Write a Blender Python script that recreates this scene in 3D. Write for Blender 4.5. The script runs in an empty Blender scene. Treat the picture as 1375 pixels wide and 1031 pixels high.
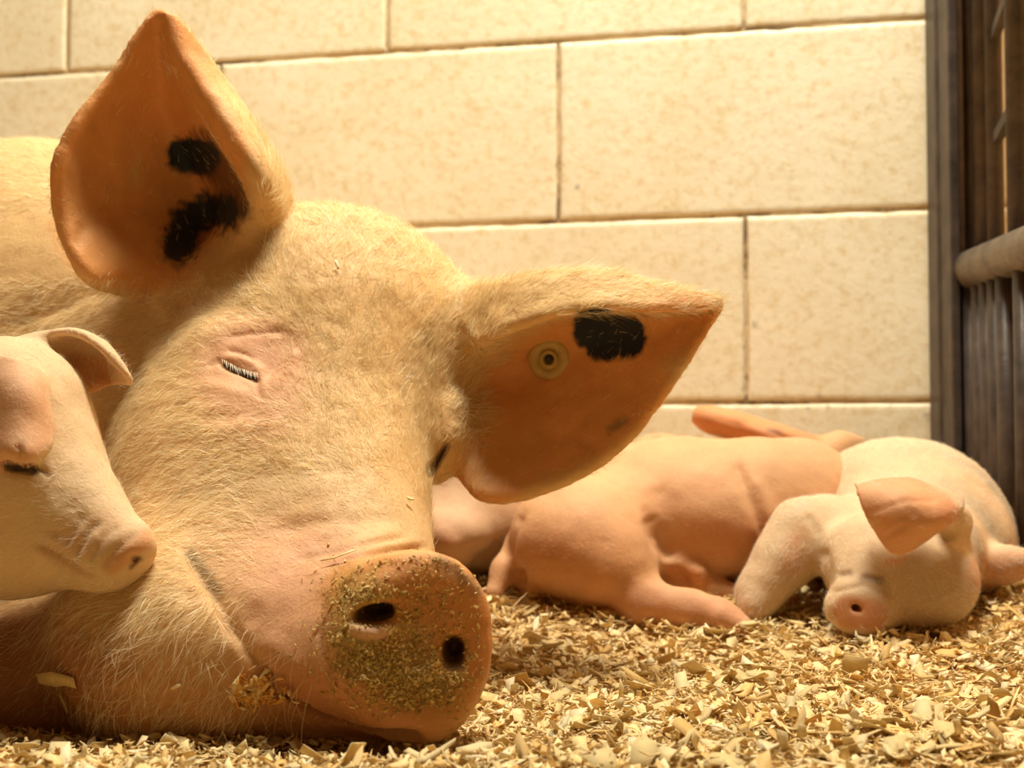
HAIR = True
import bpy, math, random
import numpy as np
from mathutils import Vector, Matrix, noise as mnoise
from mathutils.bvhtree import BVHTree

rng = np.random.default_rng(7)
random.seed(7)
C = bpy.context.scene.collection
sc = bpy.context.scene

# ------------------------------------------------------------------ camera, world, light
CAM_H = 0.163
PITCH = math.atan(84.5 / 1910.0)
cam_d = bpy.data.cameras.new('camera')
cam = bpy.data.objects.new('camera', cam_d)
C.objects.link(cam)
sc.camera = cam
cam.location = (0, 0, CAM_H)
cam.rotation_euler = (math.pi / 2 + PITCH, 0, 0)
cam_d.sensor_width = 36.0
cam_d.lens = 36.0 * 1910.0 / 1375.0
cam_d.clip_start = 0.02
cam_d.dof.use_dof = True
cam_d.dof.focus_distance = 0.90
cam_d.dof.aperture_fstop = 8.0

w = bpy.data.worlds.new('world')
sc.world = w
w.use_nodes = True
w.node_tree.nodes['Background'].inputs[0].default_value = (1.0, 0.52, 0.20, 1)
w.node_tree.nodes['Background'].inputs[1].default_value = 0.08

def area(name, loc, target, size, power, col):
    l = bpy.data.lights.new(name, 'AREA')
    l.shape = 'RECTANGLE'
    l.size, l.size_y = size
    l.energy = power
    l.color = col
    o = bpy.data.objects.new(name, l)
    C.objects.link(o)
    o.location = loc
    d = Vector(target) - Vector(loc)
    o.rotation_euler = d.to_track_quat('-Z', 'Y').to_euler()
    return o
area('barn_ceiling_lamp', (0.14, 0.99, 1.95), (0.05, 1.2, 0.0), (0.8, 0.32), 62, (1.0, 0.94, 0.77))
area('heat_lamp', (0.95, 1.15, 0.75), (0.45, 1.40, 0.15), (0.16, 0.16), 4, (1.0, 0.50, 0.16))

sc.view_settings.view_transform = 'Standard'
sc.view_settings.look = 'None'
sc.view_settings.gamma = 1.0
sc.view_settings.use_curve_mapping = False
sc.view_settings.exposure = 0.10
sc.cycles.use_denoising = True

# ------------------------------------------------------------------ measuring helpers
CP, SP = math.cos(PITCH), math.sin(PITCH)
def P(px, py, d):
    """a point seen at px,py of the 1375x1031 photograph, d metres in front of the lens"""
    x = (px - 687.5) / 1910.0 * d
    u = (515.5 - py) / 1910.0 * d
    return np.array((x, d * CP - u * SP, CAM_H + d * SP + u * CP))
def project(V):
    """world points -> px, py, depth"""
    r = V - np.array((0, 0, CAM_H))
    d = r[:, 1] * CP + r[:, 2] * SP
    u = -r[:, 1] * SP + r[:, 2] * CP
    return 687.5 + 1910 * r[:, 0] / d, 515.5 - 1910 * u / d, d
RIGHT = np.array((1.0, 0, 0)); FWD = np.array((0, CP, SP)); UP = np.array((0, -SP, CP))

# ------------------------------------------------------------------ names and labels
def tag(o, label=None, cat=None, group=None, kind=None):
    if label: o['label'] = label
    if cat: o['category'] = cat
    if group: o['group'] = group
    if kind: o['kind'] = kind
    return o
def empty(name, loc=(0, 0, 0), parent=None):
    o = bpy.data.objects.new(name, None)
    C.objects.link(o)
    o.location = loc
    o.empty_display_size = 0.05
    o.parent = parent
    return o

def mesh_np(name, V, F, mat, parent=None, smooth=True, cols=None, attr='paint'):
    """V (n,3), F a list of (m,k) arrays"""
    me = bpy.data.meshes.new(name)
    if not isinstance(F, (list, tuple)): F = [F]
    V = np.ascontiguousarray(V, dtype=np.float32)
    me.vertices.add(len(V))
    me.vertices.foreach_set('co', V.ravel())
    nl = sum(f.size for f in F); nf = sum(len(f) for f in F)
    me.loops.add(nl); me.polygons.add(nf)
    me.loops.foreach_set('vertex_index', np.concatenate([f.ravel() for f in F]).astype(np.int32))
    st = []; s = 0
    for f in F:
        st.append(s + np.arange(len(f)) * f.shape[1]); s += f.size
    me.polygons.foreach_set('loop_start', np.concatenate(st).astype(np.int32))
    me.update(calc_edges=True)
    me.polygons.foreach_set('use_smooth', np.full(nf, smooth))
    if cols is not None:
        a = me.color_attributes.new(attr, 'FLOAT_COLOR', 'POINT')
        c4 = np.ones((len(V), 4), dtype=np.float32); c4[:, :3] = cols
        a.data.foreach_set('color', c4.ravel())
    if mat: me.materials.append(mat)
    o = bpy.data.objects.new(name, me)
    C.objects.link(o)
    o.parent = parent
    return o

# ------------------------------------------------------------------ sculpting: smooth solids -> one continuous surface
def frame_img(rot=0.0, yaw=0.0, tilt=0.0):
    """rows: local axes in world. rot turns clockwise in the picture, yaw about the up axis, tilt about the right axis"""
    a = math.radians(rot)
    x = RIGHT * math.cos(a) - UP * math.sin(a)
    z = RIGHT * math.sin(a) + UP * math.cos(a)
    y = FWD.copy()
    t = math.radians(yaw); x, y = x * math.cos(t) + y * math.sin(t), -x * math.sin(t) + y * math.cos(t)
    t = math.radians(tilt); y, z = y * math.cos(t) + z * math.sin(t), -y * math.sin(t) + z * math.cos(t)
    return np.array((x, y, z))

class Sculpt:
    def __init__(s): s.pr = []
    def ell(s, px, py, d, rx, ry, rz, rot=0, k=.02, sub=False, yaw=0, tilt=0):
        m = d / 1910.0
        s.pr.append(('e', P(px, py, d), np.array((rx * m, rz, ry * m)), frame_img(rot, yaw, tilt), k, sub))
        return s
    def ellw(s, c, r, k=.02, sub=False, M=None):
        s.pr.append(('e', np.array(c, float), np.array(r, float), np.eye(3) if M is None else M, k, sub))
    def cone(s, a, b, ra, rb, k=.02, sub=False):
        """a,b = (px,py,d); radii in px"""
        s.pr.append(('c', P(*a), P(*b), ra * a[2] / 1910, rb * b[2] / 1910, k, sub)); return s
    def conew(s, a, b, ra, rb, k=.02, sub=False):
        s.pr.append(('c', np.array(a, float), np.array(b, float), ra, rb, k, sub)); return s
    def chain(s, pts, k=.02, sub=False):
        for p, q in zip(pts[:-1], pts[1:]): s.cone(p[:3], q[:3], p[3], q[3], k, sub)
        return s
    def disc(s, px, py, d, rx, ry, h, rnd, rot, yaw, tilt, k=.015):
        m = d / 1910.0
        s.pr.append(('d', P(px, py, d), np.array((rx * m, ry * m)), h, rnd, frame_img(rot, yaw, tilt), k, False)); return s
    def sheet(s, grid, thick, k=.012, n=36):
        """thin curved flap through a grid of (px,py,d); thick = metres half thickness at base, at edge"""
        G = np.array([[P(*q) for q in row] for row in grid])
        nu, nv = G.shape[:2]
        def cr(A, n):
            A = np.concatenate([2 * A[:1] - A[1:2], A, 2 * A[-1:] - A[-2:-1]])
            t = np.linspace(0, len(A) - 3 - 1e-6, n); i = t.astype(int); f = (t - i)[:, None, None]
            p0, p1, p2, p3 = A[i], A[i + 1], A[i + 2], A[i + 3]
            return .5 * (2 * p1 + (p2 - p0) * f + (2 * p0 - 5 * p1 + 4 * p2 - p3) * f ** 2 + (3 * p1 - p0 - 3 * p2 + p3) * f ** 3)
        A = cr(G, n); A = cr(A.transpose(1, 0, 2), n).transpose(1, 0, 2)
        V = A.reshape(-1, 3)
        idx = np.arange(n * n).reshape(n, n)
        F = np.stack([idx[:-1, :-1], idx[1:, :-1], idx[1:, 1:], idx[:-1, 1:]], -1).reshape(-1, 4)
        u = np.repeat(np.linspace(0, 1, n - 1), n - 1)
        th = thick[0] * (1 - u) + thick[1] * u
        bvh = BVHTree.FromPolygons([tuple(v) for v in V], [tuple(int(q) for q in f) for f in F])
        s.pr.append(('s', bvh, th, V.min(0), V.max(0), k, False)); return s
    def bounds(s):
        lo = np.full(3, 9.); hi = np.full(3, -9.)
        for p in s.pr:
            if p[-1]: continue
            a, b = s.box(p); lo = np.minimum(lo, a); hi = np.maximum(hi, b)
        return lo, hi
    @staticmethod
    def box(p):
        if p[0] == 'e':
            e = np.sqrt(((p[3] * p[2][:, None]) ** 2).sum(0)); return p[1] - e, p[1] + e
        if p[0] == 'c':
            return np.minimum(p[1] - p[3], p[2] - p[4]), np.maximum(p[1] + p[3], p[2] + p[4])
        if p[0] == 'd':
            r = max(p[2].max(), p[3]); return p[1] - r, p[1] + r
        return p[3] - p[2].max(), p[4] + p[2].max()
    @staticmethod
    def dist(p, X, cut):
        if p[0] == 'e':
            L = (X - p[1]) @ p[3].T
            k0 = np.sqrt(((L / p[2]) ** 2).sum(1)); k1 = np.sqrt(((L / p[2] ** 2) ** 2).sum(1))
            return k0 * (k0 - 1) / np.maximum(k1, 1e-9)
        if p[0] == 'c':
            a, b, ra, rb = p[1:5]; ba = b - a; l2 = (ba ** 2).sum() + 1e-12
            t = np.clip(((X - a) @ ba) / l2, 0, 1)
            return np.sqrt(((X - a - t[:, None] * ba) ** 2).sum(1)) - (ra + (rb - ra) * t)
        if p[0] == 'd':
            L = (X - p[1]) @ p[5].T; r2 = p[2]
            rr = np.sqrt((L[:, 0] / r2[0]) ** 2 + (L[:, 2] / r2[1]) ** 2) * r2.min()
            dx = rr - (r2.min() - p[4]); dy = np.abs(L[:, 1]) - (p[3] - p[4])
            return np.minimum(np.maximum(dx, dy), 0) + np.sqrt(np.maximum(dx, 0) ** 2 + np.maximum(dy, 0) ** 2) - p[4]
        out = np.full(len(X), 1.0)
        f = p[1].find_nearest; th = p[2]; far = cut + .02
        for i in range(len(X)):
            q = f(X[i], far)
            if q[0] is not None: out[i] = q[3] - th[min(q[2], len(th) - 1)]
        return out
    def field(s, X, slack):
        d = np.full(len(X), 1.0)
        for p in s.pr:
            k, sub = p[-2], p[-1]
            lo, hi = s.box(p); m = k + slack
            idx = np.nonzero(((X > lo - m) & (X < hi + m)).all(1))[0]
            if not len(idx): continue
            dp = s.dist(p, X[idx], m); dd = d[idx]
            if sub:
                dp = -dp; h = np.maximum(k - np.abs(dd - dp), 0) / k
                d[idx] = np.maximum(dd, dp) + h * h * k * .25
            else:
                h = np.maximum(k - np.abs(dd - dp), 0) / k
                d[idx] = np.minimum(dd, dp) - h * h * k * .25
        return d
    def mesh(s, h):
        lo, hi = s.bounds(); lo = lo - 6 * h; hi = hi + 6 * h
        B = 8
        nb = np.ceil((hi - lo) / (h * B)).astype(int)
        # coarse pass: block centres
        gx = [lo[i] + (np.arange(nb[i]) + .5) * h * B for i in range(3)]
        cen = np.stack(np.meshgrid(*gx, indexing='ij'), -1).reshape(-1, 3)
        dc = s.field(cen, h * B * 1.2)
        act = np.abs(dc) < h * B * 1.25
        n = nb * B
        D = np.repeat(np.repeat(np.repeat(np.sign(dc).reshape(nb), B, 0), B, 1), B, 2).astype(np.float32)
        D = D.reshape(nb[0], B, nb[1], B, nb[2], B)
        bi = np.stack(np.unravel_index(np.nonzero(act)[0], nb), -1)
        off = (np.stack(np.meshgrid(*[np.arange(B)] * 3, indexing='ij'), -1).reshape(-1, 3)) * h
        for s0 in range(0, len(bi), 400):
            b = bi[s0:s0 + 400]
            X = (lo + b * h * B)[:, None, :] + off[None]
            f = s.field(X.reshape(-1, 3), 3 * h).reshape(len(b), B, B, B)
            D[b[:, 0], :, b[:, 1], :, b[:, 2], :] = f
        D = D.reshape(n)
        S = D < 0
        cnt = np.zeros(np.array(n) - 1, np.int8)
        for i in (0, 1):
            for j in (0, 1):
                for k in (0, 1):
                    cnt += S[i:n[0] - 1 + i, j:n[1] - 1 + j, k:n[2] - 1 + k]
        A = np.stack(np.nonzero((cnt > 0) & (cnt < 8)), -1)
        vid = np.full(cnt.shape, -1, np.int32); vid[A[:, 0], A[:, 1], A[:, 2]] = np.arange(len(A))
        pos = np.zeros((len(A), 3)); num = np.zeros(len(A))
        for ax in range(3):
            o1, o2 = [q for q in range(3) if q != ax]
            for i in (0, 1):
                for j in (0, 1):
                    a = A.copy(); a[:, o1] += i; a[:, o2] += j
                    b = a.copy(); b[:, ax] += 1
                    da = D[a[:, 0], a[:, 1], a[:, 2]]; db = D[b[:, 0], b[:, 1], b[:, 2]]
                    m = (da < 0) != (db < 0)
                    t = np.where(m, da / np.where(m, da - db, 1), 0)
                    q = a.astype(float); q[:, ax] += t
                    pos[m] += q[m]; num[m] += 1
        V = lo + pos / num[:, None] * h
        quads = []
        for ax in range(3):
            o1, o2 = [(1, 2), (2, 0), (0, 1)][ax]
            sl0 = [slice(1, n[q] - 1) for q in range(3)]; sl1 = list(sl0)
            sl0[ax] = slice(0, n[ax] - 1); sl1[ax] = slice(1, n[ax])
            a = S[tuple(sl0)]; b = S[tuple(sl1)]
            E = np.stack(np.nonzero(a != b), -1)
            inside = a[E[:, 0], E[:, 1], E[:, 2]]
            off0 = np.array([1, 1, 1]); off0[ax] = 0
            E = E + off0
            def cell(i, j):
                c = E.copy(); c[:, o1] -= i; c[:, o2] -= j
                return vid[c[:, 0], c[:, 1], c[:, 2]]
            q = np.stack([cell(1, 1), cell(0, 1), cell(0, 0), cell(1, 0)], -1)
            q[~inside] = q[~inside][:, ::-1]
            quads.append(q)
        F = np.concatenate(quads); F = F[(F >= 0).all(1)]
        return V, F

def normals(V, F):
    a = V[F[:, 2]] - V[F[:, 0]]; b = V[F[:, 3]] - V[F[:, 1]] if F.shape[1] == 4 else V[F[:, 2]] - V[F[:, 1]]
    n = np.cross(a, b); N = np.zeros_like(V)
    for j in range(F.shape[1]): 
        for c in range(3): N[:, c] += np.bincount(F[:, j], n[:, c], len(V))
    return N / (np.linalg.norm(N, axis=1, keepdims=True) + 1e-12)

def refine(V, F, sel):
    """split the chosen quads in four; neighbours get the shared midpoints as extra corners -> returned as polygons lists by size"""
    selF = sel[F].all(1)
    E = np.concatenate([F[:, [j, (j + 1) % 4]] for j in range(4)])
    Es = np.sort(E, 1).astype(np.int64); key = Es[:, 0] * len(V) + Es[:, 1]
    uk, inv = np.unique(key, return_inverse=True)
    inv = inv.reshape(4, len(F)).T
    need = np.zeros(len(uk), bool); need[inv[selF].ravel()] = True
    mid = np.full(len(uk), -1, np.int64); mid[need] = len(V) + np.arange(need.sum())
    a, b = uk // len(V), uk % len(V)
    Vm = (V[a[need]] + V[b[need]]) / 2
    fc = len(V) + len(Vm) + np.arange(selF.sum())
    Vf = V[F[selF]].mean(1)
    V2 = np.concatenate([V, Vm, Vf])
    fs = F[selF]; m = mid[inv[selF]]
    Q = [np.stack([fs[:, j], m[:, j], fc, m[:, j - 1]], -1) for j in range(4)]
    rest = F[~selF]; mr = mid[inv[~selF]]
    keep = (mr < 0).all(1)
    Q.append(rest[keep])
    extra = {}
    for f, mm in zip(rest[~keep], mr[~keep]):
        poly = []
        for j in range(4):
            poly.append(f[j])
            if mm[j] >= 0: poly.append(mm[j])
        extra.setdefault(len(poly), []).append(poly)
    return V2, np.concatenate(Q), [np.array(v) for v in extra.values()]

def seg_dist(px, py, pts):
    """distance in pixels to a polyline, and the place along it 0..1"""
    best = np.full(len(px), 1e9); tt = np.zeros(len(px))
    n = len(pts) - 1
    for i in range(n):
        ax, ay = pts[i][:2]; bx, by = pts[i + 1][:2]
        dx, dy = bx - ax, by - ay
        t = np.clip(((px - ax) * dx + (py - ay) * dy) / (dx * dx + dy * dy + 1e-9), 0, 1)
        r = np.hypot(px - ax - t * dx, py - ay - t * dy)
        m = r < best; best[m] = r[m]; tt[m] = ((i + t) / n)[m]
    return best, tt

def vnoise(V, scale, seed=0):
    """smooth 3d value noise, vectorised"""
    X = V * scale + seed * 17.3
    i = np.floor(X).astype(np.int64); f = X - i; f = f * f * (3 - 2 * f)
    def hsh(a, b, c):
        h = (a * 73856093) ^ (b * 19349663) ^ (c * 83492791) ^ (seed * 7919)
        h = (h ^ (h >> 13)) * 1274126177; h = h ^ (h >> 16)
        return (h & 0xffff) / 32767.5 - 1
    r = 0
    for a in (0, 1):
        for b in (0, 1):
            for c in (0, 1):
                wgt = (f[:, 0] if a else 1 - f[:, 0]) * (f[:, 1] if b else 1 - f[:, 1]) * (f[:, 2] if c else 1 - f[:, 2])
                r = r + wgt * hsh(i[:, 0] + a, i[:, 1] + b, i[:, 2] + c)
    return r

def brush(V, N, strokes, dmax=9):
    """creases (depth mm < 0) and ridges (> 0) along strokes drawn on the side turned to the viewer"""
    px, py, d = project(V)
    ray = V - np.array((0, 0, CAM_H)); ray /= np.linalg.norm(ray, axis=1, keepdims=True)
    face = np.clip(-(ray * N).sum(1) * 3 + .3, 0, 1)
    D = np.zeros(len(V))
    for s in strokes:
        pts, wd, dep = s[0], s[1], s[2]
        dr = s[3] if len(s) > 3 else (0, 9)
        r, t = seg_dist(px, py, pts)
        taper = np.clip(np.minimum(t, 1 - t) * 6 + .35, 0, 1) if len(pts) > 2 or pts[0] != pts[-1] else 1
        D += dep * .001 * np.exp(-(r / wd) ** 2) * taper * ((d > dr[0]) & (d < dr[1]))
    return V + N * (D * face)[:, None]

def paint(cols, V, N, spots, front=True):
    """marks of own colour, and painted-in light or shade. spot: (polyline, half width px, soft px, colour, strength, (dmin,dmax), raggedness)"""
    px, py, d = project(V)
    ray = V - np.array((0, 0, CAM_H)); ray /= np.linalg.norm(ray, axis=1, keepdims=True)
    face = np.clip(-(ray * N).sum(1) * 5 + .4, 0, 1) if front else 1
    for s in spots:
        pts, wd, soft, col, st = s[:5]
        dr = s[5] if len(s) > 5 and s[5] else (0, 9)
        rag = s[6] if len(s) > 6 else 0
        r, _ = seg_dist(px, py, pts)
        if rag: r = r + rag * (vnoise(V, 260, 3) + .6 * vnoise(V, 600, 5))
        a = np.clip((wd - r) / soft + .5, 0, 1) * st * face * ((d > dr[0]) & (d < dr[1]))
        cols = cols * (1 - a)[:, None] + np.array(col) * a[:, None]
    return cols

# ------------------------------------------------------------------ materials
def new_mat(name):
    m = bpy.data.materials.new(name); m.use_nodes = True
    nt = m.node_tree; nt.nodes.clear()
    out = nt.nodes.new('ShaderNodeOutputMaterial'); b = nt.nodes.new('ShaderNodeBsdfPrincipled')
    nt.links.new(b.outputs[0], out.inputs[0])
    return m, nt, b
def nd(nt, t, **kw):
    n = nt.nodes.new(t)
    for k, v in kw.items():
        if k in n.inputs: n.inputs[k].default_value = v
        else: setattr(n, k, v)
    return n
def noise_tex(nt, scale, detail=4, rough=.6, coord=None):
    n = nd(nt, 'ShaderNodeTexNoise'); n.inputs['Scale'].default_value = scale
    n.inputs['Detail'].default_value = detail; n.inputs['Roughness'].default_value = rough
    if coord is not None: nt.links.new(coord, n.inputs['Vector'])
    return n
def ramp(nt, src, stops):
    r = nd(nt, 'ShaderNodeValToRGB'); nt.links.new(src, r.inputs[0])
    els = r.color_ramp.elements
    while len(els) < len(stops): els.new(.5)
    for e, (p, c) in zip(els, stops): e.position = p; e.color = (*c, 1) if len(c) == 3 else c
    return r
def mix(nt, fac, a, b, mode='MIX'):
    m = nd(nt, 'ShaderNodeMix', data_type='RGBA', blend_type=mode)
    for i, v in ((0, fac), (6, a), (7, b)):
        if hasattr(v, 'is_linked') or hasattr(v, 'links'): nt.links.new(v, m.inputs[i])
        else: m.inputs[i].default_value = v if i == 0 else (*v, 1)
    return m.outputs[2]
def bump(nt, b, h, strength, dist):
    n = nd(nt, 'ShaderNodeBump'); n.inputs['Strength'].default_value = strength; n.inputs['Distance'].default_value = dist
    nt.links.new(h, n.inputs['Height']); nt.links.new(n.outputs[0], b.inputs['Normal']); return n

def skin_mat(name, sss=.22, radius=(.007, .0035, .0015), rough=.5, bscale=420, bdist=.0006, mottling=.25):
    m, nt, b = new_mat(name)
    at = nd(nt, 'ShaderNodeVertexColor', layer_name='paint')
    co = nd(nt, 'ShaderNodeTexCoord').outputs['Object']
    n1 = noise_tex(nt, 35, 5, .65, co)
    r1 = ramp(nt, n1.outputs[0], [(.3, (.86, .78, .74)), (.7, (1.1, 1.08, 1.05))])
    c = mix(nt, mottling * 2, at.outputs[0], r1.outputs[0], 'MULTIPLY')
    nt.links.new(c, b.inputs['Base Color'])
    b.inputs['Roughness'].default_value = rough
    b.inputs['Subsurface Weight'].default_value = sss
    b.inputs['Subsurface Radius'].default_value = (1, .35, .15)
    b.inputs['Subsurface Scale'].default_value = radius[0]
    b.inputs['Specular IOR Level'].default_value = .25
    n2 = noise_tex(nt, bscale, 6, .7, co)
    n3 = noise_tex(nt, bscale * .25, 3, .5, co)
    s = nd(nt, 'ShaderNodeMath', operation='ADD'); nt.links.new(n2.outputs[0], s.inputs[0]); nt.links.new(n3.outputs[0], s.inputs[1])
    bump(nt, b, s.outputs[0], .8, bdist)
    return m
def plain_mat(name, col, rough=.6, metal=0, sc_=60, var=.3, bd=.0008, bs=.5, transl=0):
    m, nt, b = new_mat(name)
    co = nd(nt, 'ShaderNodeTexCoord').outputs['Object']
    n1 = noise_tex(nt, sc_, 5, .65, co)
    d = tuple(c * (1 - var) for c in col); e = tuple(min(1, c * (1 + var)) for c in col)
    r1 = ramp(nt, n1.outputs[0], [(.3, d), (.7, e)])
    nt.links.new(r1.outputs[0], b.inputs['Base Color'])
    b.inputs['Roughness'].default_value = rough; b.inputs['Metallic'].default_value = metal
    bump(nt, b, n1.outputs[0], bs, bd)
    return m

def hair_mat(name, c0, c1):
    m, nt, b = new_mat(name)
    at = nd(nt, 'ShaderNodeVertexColor', layer_name='paint')
    nt.links.new(at.outputs[0], b.inputs['Base Color'])
    b.inputs['Roughness'].default_value = .45
    tr = nd(nt, 'ShaderNodeBsdfTranslucent'); nt.links.new(at.outputs[0], tr.inputs[0])
    mx = nd(nt, 'ShaderNodeMixShader'); mx.inputs[0].default_value = .35
    nt.links.new(b.outputs[0], mx.inputs[1]); nt.links.new(tr.outputs[0], mx.inputs[2])
    nt.links.new(mx.outputs[0], nt.nodes['Material Output'].inputs[0])
    return m
M_HAIR = hair_mat('bristle', None, None)
M_SOW = skin_mat('sow_skin')
M_PIG = skin_mat('piglet_skin', sss=.3, rough=.62, bscale=420, bdist=.0005, mottling=.25)

def hairs(name, parent, V, F, N, count, wfun, lfun, dfun, lift=.35, width=.0002, col=((.78, .62, .33), (.97, .88, .60)), segs=3, bend=.5, seed=1):
    """real short hairs rooted in the skin, joined into one object (nobody could count them)"""
    r = np.random.default_rng(seed)
    a, b, c, d = (V[F[:, j]] for j in range(4))
    ar = np.linalg.norm(np.cross(c - a, d - b), axis=1) * .5
    cen = (a + b + c + d) / 4
    fn = N[F].mean(1); fn /= np.linalg.norm(fn, axis=1, keepdims=True) + 1e-9
    wgt = ar * wfun(cen, fn); wgt = np.maximum(wgt, 0); wgt /= wgt.sum()
    f = r.choice(len(F), count, p=wgt)
    s, t = r.random(count)[:, None], r.random(count)[:, None]
    root = (a[f] * (1 - s) + b[f] * s) * (1 - t) + (d[f] * (1 - s) + c[f] * s) * t
    n = fn[f]
    T = dfun(root, n) + .22 * r.normal(size=(count, 3))
    T = T + .55 * np.stack([vnoise(root, 130, 41 + q) for q in range(3)], -1)
    T -= (T * n).sum(1, keepdims=True) * n; T /= np.linalg.norm(T, axis=1, keepdims=True) + 1e-9
    L = lfun(root, n) * (.55 + .8 * r.random(count))
    li = np.clip(lift + .18 * r.normal(size=count), .08, 1.2)
    side = np.cross(T, n)
    rb = r.random(count) * math.pi
    wv = side * np.cos(rb)[:, None] + n * np.sin(rb)[:, None] * .6
    wv /= np.linalg.norm(wv, axis=1, keepdims=True)
    curl = side * (r.normal(size=count) * .25)[:, None]
    pts = []
    root = root - n * .0006
    for j in range(segs + 1):
        u = j / segs
        th = li * (1 - bend * u)
        pts.append(root + (T * (np.cos(th) * u * L)[:, None]) + n * (np.sin(th) * u * L)[:, None] + curl * (L * u * u)[:, None])
    W = width * (.7 + .6 * r.random(count))
    Vh = []
    for j in range(segs):
        ww = (W * (1 - j / segs * .75))[:, None] * wv * .5
        Vh += [pts[j] - ww, pts[j] + ww]
    Vh.append(pts[segs])
    nv = 2 * segs + 1
    VV = np.stack(Vh, 1).reshape(-1, 3)
    base = (np.arange(count) * nv)[:, None]
    Q = [base + np.array([[2 * j, 2 * j + 1, 2 * j + 3, 2 * j + 2]]) for j in range(segs - 1)]
    Tt = base + np.array([[2 * segs - 2, 2 * segs - 1, 2 * segs]])
    wob = (.82 + .30 * r.random(count) ** .6)[:, None]
    cc = wob * np.array(col[0]) + r.random(count)[:, None] * (np.array(col[1]) - np.array(col[0])) * wob
    o = mesh_np(name, VV, [np.concatenate(Q), Tt], M_HAIR, parent, True, np.repeat(cc, nv, 0))
    tag(o, kind='stuff')
    return o

def flow(ctrl):
    """hair direction from control points (px,py,angle deg; 0 = right, 90 = up in the picture)"""
    c = np.array(ctrl, float); an = np.radians(c[:, 2])
    def f(X, n):
        px, py, d = project(X)
        w_ = 1 / (((px[:, None] - c[:, 0]) ** 2 + (py[:, None] - c[:, 1]) ** 2) + 900) ** 1.5
        w_ /= w_.sum(1, keepdims=True)
        x = (w_ * np.cos(an)).sum(1); y = (w_ * np.sin(an)).sum(1)
        return x[:, None] * RIGHT + y[:, None] * UP
    return f
# ------------------------------------------------------------------ the pen: block wall, ground, bedding
def pos_coord(nt):
    return nd(nt, 'ShaderNodeNewGeometry').outputs['Position']
WA = math.atan(.226)
WE = np.array((-math.cos(WA), math.sin(WA), 0)); WN = np.array((-math.sin(WA), -math.cos(WA), 0))
W0 = np.array((.43, 1.486, 0))
def wall_material():
    m, nt, b = new_mat('painted_block')
    co = pos_coord(nt)
    n1 = noise_tex(nt, 7, 4, .6, co)
    base = ramp(nt, n1.outputs[0], [(.3, (.81, .715, .50)), (.7, (.87, .80, .61))])
    n2 = noise_tex(nt, 95, 5, .7, co)
    blot = ramp(nt, n2.outputs[0], [(.48, (1, 1, 1)), (.68, (.83, .72, .52))])
    c = mix(nt, .8, base.outputs[0], blot.outputs[0], 'MULTIPLY')
    n3 = noise_tex(nt, 24, 6, .75, co)
    dirt = ramp(nt, n3.outputs[0], [(.70, (1, 1, 1)), (.755, (.35, .27, .2))])
    c = mix(nt, .75, c, dirt.outputs[0], 'MULTIPLY')
    c = stains(nt, c, b, STAINS)
    nt.links.new(c, b.inputs['Base Color'])
    b.inputs['Roughness'].default_value = .55
    n4 = noise_tex(nt, 230, 6, .75, co)
    n5 = noise_tex(nt, 90, 3, .5, co)
    s = nd(nt, 'ShaderNodeMath', operation='ADD'); nt.links.new(n4.outputs[0], s.inputs[0]); nt.links.new(n5.outputs[0], s.inputs[1])
    bump(nt, b, s.outputs[0], .45, .0012)
    return m
def stains(nt, c, b, pts):
    co = pos_coord(nt); nz = noise_tex(nt, 75, 5, .75, co)
    acc = None
    for (px_, py_, r_) in pts:
        dr_ = P(px_, py_, 1.0) - np.array((0, 0, CAM_H))
        t_ = ((W0 - np.array((0, 0, CAM_H))) @ WN) / (dr_ @ WN)
        q_ = np.array((0, 0, CAM_H)) + dr_ * t_
        dn = nd(nt, 'ShaderNodeVectorMath', operation='DISTANCE'); nt.links.new(co, dn.inputs[0]); dn.inputs[1].default_value = tuple(q_)
        m1 = nd(nt, 'ShaderNodeMath', operation='MULTIPLY_ADD'); nt.links.new(nz.outputs[0], m1.inputs[0]); m1.inputs[1].default_value = r_ * 4.5; nt.links.new(dn.outputs['Value'], m1.inputs[2])
        m2 = nd(nt, 'ShaderNodeMapRange'); nt.links.new(m1.outputs[0], m2.inputs[0])
        m2.inputs[1].default_value = r_ * 1.9; m2.inputs[2].default_value = r_ * 3.0; m2.inputs[3].default_value = .7; m2.inputs[4].default_value = 0
        if acc is None: acc = m2.outputs[0]
        else:
            mm = nd(nt, 'ShaderNodeMath', operation='MAXIMUM'); nt.links.new(acc, mm.inputs[0]); nt.links.new(m2.outputs[0], mm.inputs[1]); acc = mm.outputs[0]
    return mix(nt, acc, c, (.20, .14, .10))
STAINS = [(1014, 436, .006), (1001, 520, .005), (1012, 528, .004), (775, 252, .005), (514, 298, .005), (908, 312, .004), (1100, 532, .006), (1085, 548, .004),
          (1112, 547, .005), (1000, 466, .003), (1245, 562, .008), (1010, 300, .004), (850, 290, .003), (705, 45, .003), (1196, 545, .003)]
M_WALL = wall_material()
def mortar_material():
    m, nt, b = new_mat('painted_mortar')
    co = pos_coord(nt)
    n1 = noise_tex(nt, 30, 5, .7, co)
    r = ramp(nt, n1.outputs[0], [(.35, (.44, .31, .16)), (.6, (.64, .50, .30))])
    n3 = noise_tex(nt, 16, 5, .7, co)
    dirt = ramp(nt, n3.outputs[0], [(.52, (1, 1, 1)), (.62, (.22, .15, .10))])
    nt.links.new(stains(nt, mix(nt, .8, r.outputs[0], dirt.outputs[0], 'MULTIPLY'), b, STAINS), b.inputs['Base Color'])
    b.inputs['Roughness'].default_value = .8
    bump(nt, b, n1.outputs[0], .8, .002)
    return m
M_MORT = mortar_material()

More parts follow.
